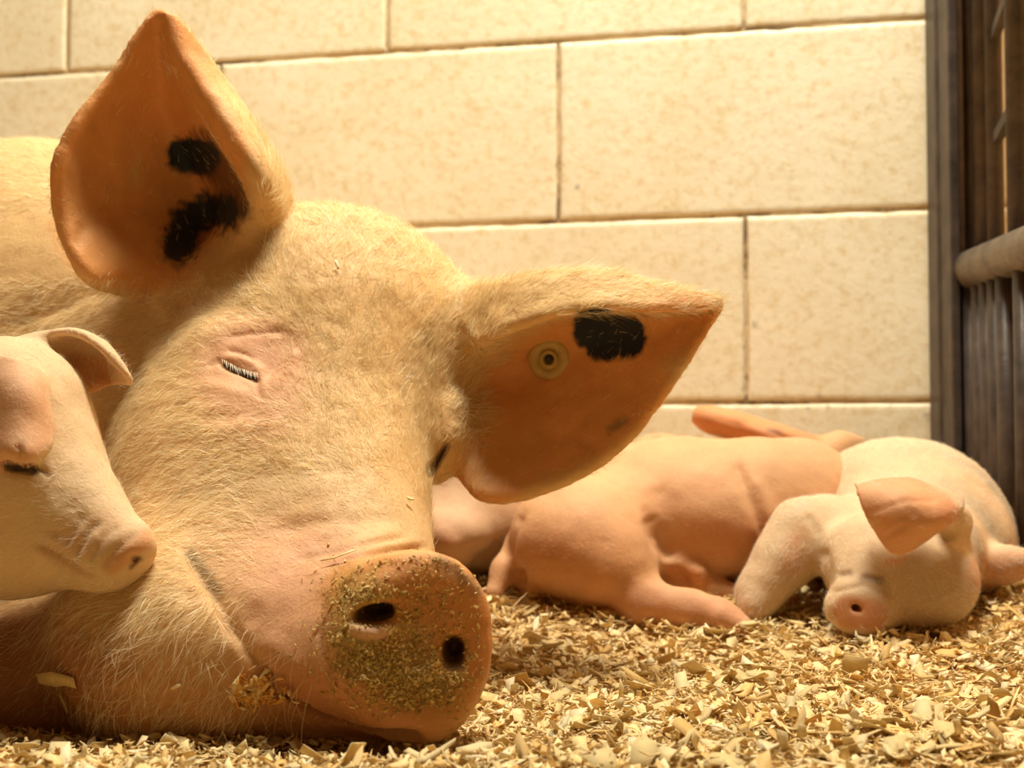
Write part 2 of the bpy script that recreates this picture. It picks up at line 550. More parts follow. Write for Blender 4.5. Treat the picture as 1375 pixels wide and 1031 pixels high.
def WP(s, z, out=0.0): return W0 + WE * s + np.array((0, 0, z)) + WN * out
def box_np(c0, c1):
    x0, y0, z0 = c0; x1, y1, z1 = c1
    V = np.array([(x0, y0, z0), (x1, y0, z0), (x1, y1, z0), (x0, y1, z0), (x0, y0, z1), (x1, y0, z1), (x1, y1, z1), (x0, y1, z1)], float)
    F = np.array([(0, 3, 2, 1), (4, 5, 6, 7), (0, 1, 5, 4), (1, 2, 6, 5), (2, 3, 7, 6), (3, 0, 4, 7)])
    return V, F
# mortar bed behind the block faces
V, F = box_np((-1.0, -.09, -.30), (2.4, -.0020, 1.45))
V = W0 + V[:, :1] * WE + V[:, 1:2] * WN + V[:, 2:3] * np.array((0, 0, 1))
wall = mesh_np('wall_back', V, F[:, ::-1], M_MORT, smooth=False)
tag(wall, 'cream painted concrete block wall behind the sleeping pigs', kind='structure')
def block_mesh(seed, L=.4012, H=.1980, T=.045, nx=26, nz=14):
    """front face domed over at its edges, chipped unevenly; local x along wall, y out of the wall, z up"""
    xs = np.linspace(-L / 2, L / 2, nx); zs = np.linspace(-H / 2, H / 2, nz)
    xs[1] = xs[0] + .003; xs[-2] = xs[-1] - .003; zs[1] = zs[0] + .003; zs[-2] = zs[-1] - .003
    xs[2] = xs[0] + .007; xs[-3] = xs[-1] - .007; zs[2] = zs[0] + .007; zs[-3] = zs[-1] - .007
    X, Z = np.meshgrid(xs, zs, indexing='ij')
    Vf = np.stack([X, np.zeros_like(X), Z], -1).reshape(-1, 3)
    edge = (np.abs(np.abs(Vf[:, 0]) - L / 2) < 1e-6) | (np.abs(np.abs(Vf[:, 2]) - H / 2) < 1e-6)
    Vf[:, 1] = .0004 * vnoise(Vf + seed, 60, seed) + .0005 * vnoise(Vf + seed, 18, seed)
    Vf[edge, 1] -= .0011
    Vf[edge, 0] += .0011 * vnoise(Vf[edge] + seed, 90, seed + 1) * np.sign(Vf[edge, 0])
    Vf[edge, 2] += .0011 * vnoise(Vf[edge] + seed, 90, seed + 2)
    Vb = Vf[edge].copy(); ei = np.nonzero(edge)[0]
    idx = np.arange(nx * nz).reshape(nx, nz)
    Ff = np.stack([idx[:-1, :-1], idx[1:, :-1], idx[1:, 1:], idx[:-1, 1:]], -1).reshape(-1, 4)
    ring = np.concatenate([idx[:, 0], idx[-1, 1:], idx[-2::-1, -1], idx[0, -2:0:-1]])
    Vr = Vf[ring].copy(); Vr[:, 1] = -T
    r0 = ring; r1 = nx * nz + np.arange(len(ring))
    Fs = np.stack([r0, r1, np.roll(r1, -1), np.roll(r0, -1)], -1)
    return np.concatenate([Vf, Vr]), np.concatenate([Ff[:, ::-1], Fs[:, ::-1]])
blocks = []
for s_ in range(4):
    V, F = block_mesh(s_ + 1)
    o = mesh_np('concrete_block', V, F, M_WALL, wall)
    blocks.append(o)
Rb = Matrix(((WE[0], WN[0], 0, 0), (WE[1], WN[1], 0, 0), (0, 0, 1, 0), (0, 0, 0, 1)))
n_b = 0
for k in range(-1, 7):
    zc = .008 + .2025 * k + .10125
    off = .1825 if k % 2 == 1 else .388
    if k % 2 == 1 or k == -1: off = .1825
    j0 = -3
    for j in range(j0, 6):
        s_ = off + .406 * j + .203
        if s_ < -.95 or s_ > 2.25: continue
        o = blocks[n_b] if n_b < 4 else blocks[int(rng.integers(4))].copy()
        if n_b >= 4: C.objects.link(o)
        o.parent = wall
        p = WP(s_, zc)
        o.matrix_local = Matrix.Translation(Vector(p)) @ Rb
        n_b += 1

def smooth01(x): x = np.clip(x, 0, 1); return x * x * (3 - 2 * x)
def bed_h(x, y):
    """height of the shavings: banked up towards the wall, pressed down under the animals"""
    x = np.asarray(x, float); y = np.asarray(y, float)
    X = np.stack([x, y, x * 0], -1).reshape(-1, 3)
    n = (vnoise(X, 9, 11) * .006 + vnoise(X, 28, 12) * .0035).reshape(x.shape)
    z = .045 * smooth01((y - 1.0) / .33) + n - .007 * smooth01((.86 - y) / .08) * smooth01((.10 - x) / .12)
    z = z + .020 * np.exp(-(((x - .46) / .10) ** 2 + ((y - 1.20) / .12) ** 2))
    z = z + .010 * np.exp(-(((x - .30) / .10) ** 2 + ((y - 1.02) / .08) ** 2))
    z = z - .030 * np.exp(-(((x + .25) / .22) ** 2 + ((y - .98) / .15) ** 2))
    z = z - .012 * np.exp(-(((x + .07) / .08) ** 2 + ((y - .83) / .04) ** 2))
    return z
def shavings_material(name):
    m, nt, b = new_mat(name)
    at = nd(nt, 'ShaderNodeVertexColor', layer_name='paint')
    co = nd(nt, 'ShaderNodeTexCoord').outputs['Object']
    n1 = noise_tex(nt, 380, 4, .6, co)
    r1 = ramp(nt, n1.outputs[0], [(.3, (.82, .76, .66)), (.7, (1.08, 1.06, 1.0))])
    c = mix(nt, .7, at.outputs[0], r1.outputs[0], 'MULTIPLY')
    nt.links.new(c, b.inputs['Base Color']); b.inputs['Roughness'].default_value = .6
    bump(nt, b, n1.outputs[0], .6, .0005)
    tr = nd(nt, 'ShaderNodeBsdfTranslucent'); nt.links.new(c, tr.inputs[0])
    mx = nd(nt, 'ShaderNodeMixShader'); mx.inputs[0].default_value = .22
    nt.links.new(b.outputs[0], mx.inputs[1]); nt.links.new(tr.outputs[0], mx.inputs[2])
    nt.links.new(mx.outputs[0], nt.nodes['Material Output'].inputs[0])
    return m
M_SHAV = shavings_material('wood_shavings')
gx = np.linspace(-1.9, 1.3, 260); gy = np.linspace(-.6, 1.98, 210)
GX, GY = np.meshgrid(gx, gy, indexing='ij')
GY = -.6 + (GY + .6) / 2.58 * (1.583 - .226 * GX + .6 - .003)
GZ = bed_h(GX, GY) - .004
V = np.stack([GX, GY, GZ], -1).reshape(-1, 3)
# ground under it, as a shallow slab
idx = np.arange(V.shape[0]).reshape(GX.shape)
F = np.stack([idx[:-1, :-1], idx[1:, :-1], idx[1:, 1:], idx[:-1, 1:]], -1).reshape(-1, 4)
bc = np.array((.78, .55, .25)) * (1 + .15 * vnoise(V, 120, 4))[:, None]
bed = mesh_np('shavings_bedding', V, F, M_SHAV, cols=bc)
tag(bed, 'deep bed of pale yellow wood shavings covering the pen floor', 'bedding', kind='stuff')
Vf, Ff = box_np((-1.9, -.6, -.12), (1.3, 1.98, -.075))
M_CONC = plain_mat('concrete', (.35, .30, .24))
tag(mesh_np('floor', Vf, Ff, M_CONC, smooth=False), 'concrete floor under the wood shavings', kind='structure')

def chip_shape(r, L, W, curl, twist, th, ns=4):
    """one curled shaving: top and bottom skins with ragged ends and a real thickness"""
    u = np.linspace(-.5, .5, ns)
    wl = W * (.5 + .5 * r.random(ns)); wr = W * (.5 + .5 * r.random(ns))
    wl[0] *= r.random() * .8 + .2; wr[-1] *= r.random() * .8 + .2
    ul = u + r.normal(size=ns) * .05; ur = u + r.normal(size=ns) * .05
    th_ = curl * u
    V = []
    for side, uu, ww in ((-1, ul, wl), (1, ur, wr)):
        if abs(curl) > .05:
            R = L / curl; x = R * np.sin(curl * uu); z = R * (1 - np.cos(curl * uu))
        else: x = L * uu; z = 0 * uu
        y = side * ww * .5; tz = twist * uu
        V.append(np.stack([x, y * np.cos(tz), z + y * np.sin(tz) + .12 * ww * (side * .5) ** 2], -1))
    T = np.concatenate(V)
    B = T - np.array((0, 0, th))
    return np.concatenate([T, B])
NS = 4
q = []
for i in range(NS - 1):
    q.append((i, i + NS, i + NS + 1, i + 1)); o_ = 2 * NS
    q.append((o_ + i, o_ + i + 1, o_ + i + NS + 1, o_ + i + NS))
    q.append((i, i + 1, o_ + i + 1, o_ + i)); q.append((NS + i, o_ + NS + i, o_ + NS + i + 1, NS + i + 1))
q.append((0, 2 * NS, 3 * NS, NS)); q.append((NS - 1, 2 * NS - 1, 4 * NS - 1, 3 * NS - 1))
CHIP_F = np.array(q)[:, ::-1]
chip_rng = np.random.default_rng(21)
TEMPL = []
for i in range(60):
    kind = (0, 1, 2, 2, 0)[i % 5]
    W_ = (.40, .72, .15)[kind]
    TEMPL.append(chip_shape(chip_rng, 1.0, W_ * (.7 + .6 * chip_rng.random()), chip_rng.normal() * (1.0 if kind else 1.6), chip_rng.normal() * .4, .022))
TEMPL = np.array(TEMPL)
# crumbs: the same with two stations only
CR_I = np.array([0, 3, 4, 7, 8, 11, 12, 15]); CRUMB = TEMPL[:, CR_I]
CRUMB_F = np.array([(0, 1, 3, 2), (4, 6, 7, 5), (0, 4, 5, 1), (2, 3, 7, 6), (0, 2, 6, 4), (1, 5, 7, 3)])
def rot_np(yaw, tx, ty):
    cz, sz, cx, sx, cy, sy = np.cos(yaw), np.sin(yaw), np.cos(tx), np.sin(tx), np.cos(ty), np.sin(ty)
    n = len(yaw); M = np.zeros((n, 3, 3))
    Rz = np.zeros((n, 3, 3)); Rz[:, 0, 0] = cz; Rz[:, 0, 1] = -sz; Rz[:, 1, 0] = sz; Rz[:, 1, 1] = cz; Rz[:, 2, 2] = 1
    Rx = np.zeros((n, 3, 3)); Rx[:, 0, 0] = 1; Rx[:, 1, 1] = cx; Rx[:, 1, 2] = -sx; Rx[:, 2, 1] = sx; Rx[:, 2, 2] = cx
    Ry = np.zeros((n, 3, 3)); Ry[:, 1, 1] = 1; Ry[:, 0, 0] = cy; Ry[:, 0, 2] = sy; Ry[:, 2, 0] = -sy; Ry[:, 2, 2] = cy
    return Rz @ Rx @ Ry
CHIP_COLS = np.array([(.90, .69, .33), (.94, .77, .44), (.82, .55, .20), (.92, .73, .37), (.96, .84, .56), (.74, .46, .16)])
CHIP_P = np.array([.3, .22, .14, .2, .09, .05])
def scatter(name, n, ybox, size, tilt, zr, parent, r, xfun, TP=None, TF=None):
    TP = TEMPL if TP is None else TP; TF = CHIP_F if TF is None else TF
    y = ybox[0] + (ybox[1] - ybox[0]) * r.random(n) ** 1.25
    x = xfun(y, r.random(n))
    keep = (y < 1.583 - .226 * x - .02)
    x, y = x[keep], y[keep]; n = len(x)
    L = size[0] + (size[1] - size[0]) * r.random(n) ** 2.2
    t = r.integers(len(TEMPL), size=n)
    R = rot_np(r.random(n) * 6.283, r.normal(size=n) * tilt, r.normal(size=n) * tilt)
    V = np.einsum('nij,nkj->nki', R, TP[t]) * L[:, None, None]
    z = bed_h(x, y) + zr[0] + (zr[1] - zr[0]) * r.random(n)
    V += np.stack([x, y, z], -1)[:, None, :]
    m = TP.shape[1]
    F = (TF[None] + (np.arange(n) * m)[:, None, None]).reshape(-1, 4)
    cc = CHIP_COLS[r.choice(6, n, p=CHIP_P)] * (.88 + .24 * r.random(n))[:, None]
    o = mesh_np(name, V.reshape(-1, 3), F, M_SHAV, parent, True, np.repeat(cc, m, 0))
    return tag(o, kind='stuff')
vis = lambda y, u: (u * 2 - 1) * (y * .40 + .06)
scatter('loose_shavings', 22000, (.62, 1.50), (.006, .023), .34, (-.002, .006), bed, np.random.default_rng(31), vis)
scatter('fine_sawdust', 32000, (.62, 1.45), (.003, .009), .55, (-.001, .008), bed, np.random.default_rng(32), vis, CRUMB, CRUMB_F)
scatter('outlying_shavings', 6000, (-.5, 1.6), (.012, .032), .4, (-.002, .006), bed, np.random.default_rng(33), lambda y, u: -1.8 + 3.0 * u, CRUMB, CRUMB_F)
# the largest flakes in front, one by one
r = np.random.default_rng(35)
flake_me = []
for i in range(24):
    T = TEMPL[int(r.integers(60))]
    cc = np.tile(CHIP_COLS[i % 5] * (.95 + .1 * r.random()), (len(T), 1))
    o = mesh_np('wood_shaving', T, CHIP_F, M_SHAV, bed, True, cc); flake_me.append(o)
n_f = 0
while n_f < 290:
    y = .735 + .40 * r.random() ** 1.4; x = (r.random() * 2 - 1) * (y * .37)
    if x < -.02 + .1 * (y - .8) and y > .745: continue
    o = flake_me[n_f] if n_f < 24 else flake_me[int(r.integers(24))].copy()
    if n_f >= 24: C.objects.link(o)
    o.parent = bed
    L = .015 + .011 * r.random() ** 1.5
    o.location = (x, y, float(bed_h(x, y)) + .004 + .005 * r.random())
    o.rotation_euler = (r.normal() * .38, r.normal() * .38, r.random() * 6.283)
    o.scale = (L, L, L)
    n_f += 1

# ------------------------------------------------------------------ gate at the right: seen almost edge on
M_IRON = plain_mat('dark_iron', (.075, .055, .045), .45, .3, 40, .45, .0012, .6)
M_PIPE = plain_mat('worn_pipe', (.20, .155, .115), .42, .35, 50, .45, .0012, .5)
def tube_np(a, b, r0, r1=None, n=14, caps=True):
    a = np.array(a, float); b = np.array(b, float); r1 = r0 if r1 is None else r1
    d = b - a; d /= np.linalg.norm(d)
    u = np.cross(d, (0, 0, 1) if abs(d[2]) < .9 else (1, 0, 0)); u /= np.linalg.norm(u); v = np.cross(d, u)
    t = np.arange(n) / n * 2 * math.pi
    ring = np.cos(t)[:, None] * u + np.sin(t)[:, None] * v
    V = np.concatenate([a + ring * r0, b + ring * r1, [a], [b]])
    i = np.arange(n); j = (i + 1) % n
    F = [np.stack([i, j, j + n, i + n], -1), np.concatenate([np.stack([j, i, i * 0 + 2 * n], -1), np.stack([i + n, j + n, i * 0 + 2 * n + 1], -1)])]
    return V, F
def bevel_obj(o, wd=.002, seg=2):
    m = o.modifiers.new('bevel', 'BEVEL'); m.width = wd; m.segments = seg; m.limit_method = 'ANGLE'
gate = empty('pen_gate', (.437, 1.44, .02))
tag(gate, 'dark iron pen gate of post, pipe rail and upright bars at the right edge', 'gate')
def gpart(name, V, F, mat, smooth=True):
    o = mesh_np(name, V - np.array(gate.location), F, mat, gate, smooth); return o
GXX = .462
V, F = box_np((.431, 1.432, -.06), (.470, 1.470, 1.25)); bevel_obj(gpart('post', V, F, M_IRON, False), .004)
V, F = box_np((.4335, 1.398, -.06), (.443, 1.436, 1.25)); bevel_obj(gpart('post_flange', V, F, M_IRON, False), .002)
for yb, rb in ((1.418, .0075), (1.385, .0095), (1.350, .008), (1.288, .0105), (1.22, .0105), (1.15, .0105)):
    V, F = tube_np((GXX, yb, .33), (GXX, yb, 1.22), rb); gpart('upright_bar', V, F, M_IRON)
for yb in list(np.arange(1.425, 1.300, -.0235)) + [1.262, 1.23, 1.19, 1.15, 1.10, 1.05]:
    V, F = tube_np((GXX - .006, yb, -.04), (GXX - .006, yb, .345), .0098); gpart('lower_bar', V, F, M_IRON)
V, F = box_np((GXX + .010, 1.290, -.02), (GXX + .016, 1.44, .33)); gpart('kick_plate', V, F, M_IRON, False)
V, F = tube_np((.457, 1.455, .338), (.457, .62, .338), .0205, n=24); gpart('pipe_rail', V, F, M_PIPE)
V, F = tube_np((GXX, 1.405, 1.21), (GXX, .62, 1.21), .016, n=18); gpart('top_rail', V, F, M_PIPE)
for za, zb in ((.456, .480), (.556, .596), (.70, .73)):
    V, F = box_np((GXX - .004, 0, -.0055), (GXX + .004, 1, .0055))
    ya, yb = 1.345, 1.285
    V[:, 2] = V[:, 2] + za + (zb - za) * V[:, 1]; V[:, 1] = ya + (yb - ya) * V[:, 1]
    gpart('cross_strip', V, F[:, ::-1], M_IRON, False)
# ------------------------------------------------------------------ the sow
S = Sculpt()
# trunk
S.conew((-.66, 1.42, .195), (-1.30, 1.44, .20), .245, .235, .05)
S.ellw((-.46, 1.36, .18), (.26, .24, .255), .08)
S.ellw((-1.42, 1.44, .19), (.20, .22, .225), .06)
S.ellw((-.85, 1.30, .10), (.45, .20, .15), .06)
# neck
S.cone((60, 500, 1.30), (330, 520, 1.17), 300, 215, .06)
S.ell(60, 740, 1.20, 190, 260, .15, 0, .05)
S.ell(190, 400, 1.24, 190, 130, .12, 20, .04)
# folded forelegs and hind legs at the far side of the trunk
S.conew((-.52, 1.28, .09), (-.60, 1.19, .05), .07, .045, .03)
S.conew((-.60, 1.19, .05), (-.52, 1.13, .02), .042, .034, .02)
S.conew((-1.35, 1.30, .10), (-1.28, 1.12, .05), .10, .05, .03)
S.conew((-1.28, 1.12, .05), (-1.10, 1.06, .03), .045, .034, .02)
# cranium, brow, face
S.ell(432, 478, 1.105, 196, 203, .115, 20, .04)
S.ell(520, 430, 1.11, 110, 95, .08, 30, .03)
S.cone((440, 520, 1.055), (488, 760, .925), 150, 82, .04)
S.cone((330, 600, 1.03), (455, 820, .91), 140, 108, .05)
S.ell(300, 660, 1.035, 150, 170, .115, 20, .05)
S.ell(255, 850, .945, 175, 160, .115, -10, .05)
S.ell(110, 900, 1.035, 165, 130, .115, 0, .05)
S.ell(335, 885, .895, 120, 105, .055, 35, .04)
# upper lip and lower jaw
S.cone((400, 850, .885), (560, 905, .845), 82, 72, .03)
S.ell(560, 942, .835, 56, 42, .022, 20, .015)
S.cone((330, 950, .88), (500, 992, .862), 48, 30, .012)
# sockets and brows round the eyes
S.ell(318, 505, 1.00, 60, 40, .020, 22, .03)
S.ell(330, 468, 1.000, 62, 26, .022, 12, .018)
S.ell(596, 590, 1.045, 28, 60, .03, 10, .02)
# snout plate
S.ell(475, 860, .865, 80, 105, .052, 20, .03)
S.disc(553, 858, .825, 106, 118, .020, .012, 22, 20, -8, .028)
# nostrils, mouth, eye slits
S.ell(503, 824, .800, 28, 13, .034, -12, .006, True)
S.ell(608, 879, .800, 13, 22, .030, 8, .006, True)
S.chain([(385, 930, .838, 3), (430, 947, .834, 9), (480, 958, .830, 15), (522, 970, .818, 21), (542, 992, .812, 22)], .008, True)
# ears
EAR_L = [
 [(175,388,1.05),(230,372,1.07),(295,360,1.10),(325,352,1.05),(385,372,1.08)],
 [(118,366,1.00),(190,330,1.055),(285,300,1.115),(338,290,1.035),(388,315,1.065)],
 [(84,292,1.00),(155,270,1.05),(270,240,1.105),(346,246,1.012),(378,248,1.055)],
 [(80,220,.995),(145,205,1.04),(240,178,1.08),(308,180,1.01),(350,190,1.05)],
 [(108,160,1.00),(158,145,1.035),(222,122,1.055),(270,118,1.015),(308,124,1.04)],
 [(152,102,1.01),(182,90,1.025),(217,78,1.035),(240,75,1.016),(268,66,1.03)],
 [(200,26,1.015),(206,20,1.017),(213,16,1.018),(224,20,1.016),(238,27,1.02)]]
S.sheet(EAR_L, (.0075, .0032), .010)
S.cone((330, 370, 1.085), (345, 300, 1.075), 55, 22, .03)
EAR_R = [
 [(648,455,1.035),(615,402,1.075),(650,490,1.10),(632,560,1.07),(612,598,1.045)],
 [(700,432,1.012),(692,384,1.045),(705,490,1.095),(690,590,1.065),(650,664,1.03)],
 [(768,412,1.003),(770,372,1.035),(782,470,1.075),(778,565,1.05),(748,648,1.025)],
 [(832,410,1.0),(835,374,1.028),(848,448,1.05),(850,520,1.035),(832,598,1.015)],
 [(898,414,1.0),(893,388,1.015),(905,428,1.025),(905,465,1.02),(897,520,1.01)],
 [(958,412,1.004),(957,400,1.008),(966,405,1.009),(967,414,1.009),(957,428,1.006)]]
S.sheet(EAR_R, (.007, .0032), .010)
S.cone((590, 450, 1.09), (660, 440, 1.08), 70, 38, .03)
V, F = S.mesh(.0035)
N = normals(V, F)
px, py, d = project(V)
print('sow', len(V), len(F))
ray = V - np.array((0, 0, CAM_H))
front = ((ray * N).sum(1) < .15) & (px > 20) & (px < 700) & (py > 380) & (py < 1020) & (d < 1.06)
V, F, FX = refine(V, F, front)
allF = [F] + FX
def normals_multi(V, Fs):
    n = np.zeros_like(V)
    for f in Fs:
        if f.shape[1] > 4:
            f2 = f[:, [0, 2, 4]] if f.shape[1] == 5 else f[:, [0, 2, 3, 5]]
            a = np.cross(V[f2[:, 1]] - V[f2[:, 0]], V[f2[:, 2]] - V[f2[:, 1]])
        else:
            a = np.cross(V[f[:, 2]] - V[f[:, 0]], V[f[:, 3]] - V[f[:, 1]]) if f.shape[1] == 4 else np.cross(V[f[:, 1]] - V[f[:, 0]], V[f[:, 2]] - V[f[:, 1]])
        for j in range(f.shape[1]):
            for c in range(3): n[:, c] += np.bincount(f[:, j], a[:, c], len(V))
    return n / (np.linalg.norm(n, axis=1, keepdims=True) + 1e-12)
N = normals_multi(V, allF)
# creases (mm) drawn where the photograph shows them
V = brush(V, N, [
    ([(215,410),(190,450),(165,520),(140,590),(120,640)], 16, -6, (.95, 1.3)),
    ([(250,400),(225,450),(205,500)], 9, -2, (.95, 1.3)),
    ([(0,437),(60,420),(120,395),(180,385)], 14, -3, (1.0, 1.6)),
    ([(250,742),(268,768),(290,800),(310,840),(330,870)], 9, -4.5, (0, 1.1)),
    ([(262,735),(300,790),(335,850)], 22, -3, (0, 1.1)),
    ([(240,770),(230,800),(245,830)], 24, 3, (0, 1.1)),
    ([(330,870),(360,905),(395,925)], 8, -3, (0, 1.1)),
    ([(345,850),(390,890),(440,915),(520,925)], 20, 3, (0, 1.1)),
    # eye: lid folds
    ([(305,452),(335,448),(365,446),(383,444)], 4, -1.1, (.9, 1.1)),
    ([(310,440),(345,434),(390,432)], 8, 1.0, (.9, 1.1)),
    ([(306,470),(325,474),(342,484)], 3.0, -1.3, (.9, 1.1)),
    ([(300,480),(322,482),(342,490),(348,500)], 6, 2.2, (.9, 1.1)),
    ([(296,488),(318,498),(340,507),(345,510)], 4, -3.0, (.9, 1.1)),
    ([(280,492),(296,482)], 4, -1.2, (.9, 1.1)),
    ([(345,508),(347,520),(350,534)], 2.6, -1.6, (.9, 1.1)),
    ([(355,510),(372,485),(385,460),(392,445)], 6, -1.4, (.9, 1.1)),
    ([(366,520),(384,495),(398,470)], 6, 1.2, (.9, 1.1)),
    ([(375,530),(398,505),(410,480)], 6, -1.0, (.9, 1.1)),
    ([(270,515),(300,522),(332,530)], 9, 1.2, (.9, 1.1)),
    ([(232,540),(255,556),(300,560),(340,552)], 8, -1.2, (.9, 1.1)),
    # wrinkles over the nose behind the plate
    ([(435,765),(470,748),(520,738),(570,735)], 5, -3.2, (0, .95)),
    ([(400,752),(440,742),(500,728),(545,720)], 5, -1.6, (0, .95)),
    ([(420,770),(455,757),(490,745)], 4, 1.5, (0, .95)),
    ([(360,720),(420,700),(480,700),(530,700)], 10, -1.2, (0, 1.0)),
    # plate rim and nostril pads
    ([(455,790),(480,768),(520,752),(575,747),(612,760),(640,795)], 6, 1.8, (0, .9)),
    ([(470,845),(505,850),(530,842)], 8, 1.6, (0, .9)),
    ([(560,800),(556,850),(566,900)], 14, -1.6, (0, .9)),
    ([(437,800),(430,850),(445,905),(480,940)], 9, -1.6, (0, .9)),
    # far eye
    ([(602,596),(592,612),(578,636)], 6, -5.5, (.9, 1.1)),
    ([(612,570),(604,590)], 8, 2, (.9, 1.1)),
    # ears
    ([(112,300),(104,330)], 8, -2.2, (0, 1.1)),
    ([(640,600),(680,560),(760,530),(850,500)], 14, -1.0, (.98, 1.12)),
    ([(740,600),(790,560),(840,520)], 10, -1.0, (.98, 1.12)),
    ([(780,590),(800,600)], 8, -1.6, (.98, 1.12)),
])
N = normals_multi(V, allF)
V += N * (.0009 * vnoise(V, 45, 2) + .0005 * vnoise(V, 110, 9))[:, None]
N = normals_multi(V, allF)
px, py, d = project(V)
cols = np.tile(np.array((.68, .44, .20)), (len(V), 1))
PINK = (.68, .36, .20); RED = (.58, .23, .09)
EARIN = (.72, .33, .11)
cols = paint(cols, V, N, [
    ([(330,500),(345,520)], 70, 50, PINK, .8, (.9, 1.1)),
    ([(330,470),(380,470)], 38, 40, PINK, .7, (.9, 1.1)),
    ([(420,760),(400,840),(430,900)], 75, 70, PINK, .8, (0, 1.0)),
    ([(330,760),(380,800)], 60, 70, PINK, .6, (0, 1.0)),
    ([(250,650),(420,640),(560,700)], 30, 60, (.70, .50, .28), .6, (0, 1.1)),
    ([(380,925),(560,960)], 40, 40, RED, .6, (0, 1.0)),
    # snout plate
    ([(480,800),(550,790),(610,800),(630,860),(590,930),(520,900)], 50, 30, (.50,.20,.05), .9, (0, .9)),
    ([(490,760),(575,745),(620,765)], 10, 12, (.72, .34, .12), .7, (0, .9)),
    ([(490,826),(516,821)], 15, 5, (.05,.02,.01), .95, (.803, .9)),
    ([(608,870),(608,888)], 16, 5, (.05,.02,.01), .95, (.806, .9)),
    ([(440,948),(490,957),(530,968),(546,990)], 14, 6, (.12,.03,.02), .9, (.835, .9)),
    ([(590,752),(640,790)], 9, 10, (.30, .18, .10), .7, (0, .9), 5),
    ([(480,800),(480,870),(520,900),(590,925)], 28, 50, (.40, .25, .06), .85, (0, .9), 9),
    ([(475,845),(515,852)], 9, 8, (.66, .40, .26), .7, (0, .9)),
    # ruddier bare skin plus painted shade low on jowl, chin and throat
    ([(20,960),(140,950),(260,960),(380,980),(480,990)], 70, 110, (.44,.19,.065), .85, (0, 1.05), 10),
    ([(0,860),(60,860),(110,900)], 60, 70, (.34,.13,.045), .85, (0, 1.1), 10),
    ([(400,940),(480,980)], 20, 40, (.45,.18,.07), .6, (0, .9)),
    # darker marks at the mouth corner, eye slits, lid folds and far brow
    ([(258,745),(275,770),(292,795)], 7, 14, (.24, .17, .09), .8, (0, 1.1), 5),
    ([(300,488),(322,498),(345,510)], 2.2, 4, (.10, .05, .03), .9, (.9, 1.1)),
    ([(346,512),(350,533)], 1.2, 4, (.45, .16, .07), .8, (.9, 1.1)),
    ([(308,449),(383,444)], 1.5, 4, (.50, .22, .08), .5, (.9, 1.1)),
    ([(600,598),(578,636)], 5, 4, (.08, .03, .02), .95, (.9, 1.1)),
    ([(600,590),(612,560)], 8, 16, (.55, .33, .17), .5, (.9, 1.1)),
])
# inside of both ears: bare redder skin, blue-black ink, left pocket's deep shade painted in
cols = paint(cols, V, N, [
    ([(150,150),(110,230),(140,310),(200,330),(250,250),(230,120),(215,60)], 62, 24, EARIN, .95, (.985, 1.13)),
    ([(290,280),(300,200)], 34, 20, EARIN, .95, (1.0, 1.13)),
    ([(690,520),(760,470),(860,450),(930,430)], 42, 24, EARIN, .95, (.985, 1.13)),
    ([(660,630),(700,600),(780,570),(850,520)], 50, 20, (.80,.40,.15), .95, (.985, 1.13)),  # lighter tone: light passing through the lower ear, painted in
    ([(275,205),(300,225),(322,250),(305,280)], 28, 20, (.10, .04, .02), .85, (1.02, 1.15), 9),  # brown shade of the ear pocket, painted into the colour
    ([(248,208),(272,212)], 24, 5, (.016, .022, .026), 1, (1.0, 1.13), 3),
    ([(300,285),(275,285),(250,300),(240,330)], 24, 12, (.018, .026, .026), .96, (1.0, 1.15), 8),  # ink merged with the pocket's painted deep shade
    ([(798,442),(838,452)], 30, 4, (.014, .018, .028), 1, (.98, 1.13), 2),
    ([(800,468),(815,470)], 15, 5, (.014, .018, .028), 1, (.98, 1.13), 2),
    ([(820,575),(838,565)], 5, 10, (.16, .14, .10), .6, (.98, 1.13), 4),
])
me_F = allF
V_SOW, F_SOW = V, [tuple(q) for f in allF for q in f.tolist()]
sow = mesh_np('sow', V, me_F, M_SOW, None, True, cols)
tag(sow, 'huge pink sow asleep with her straw-dusted snout in the shavings, both ears spread wide', 'pig')
print('sow', len(V))
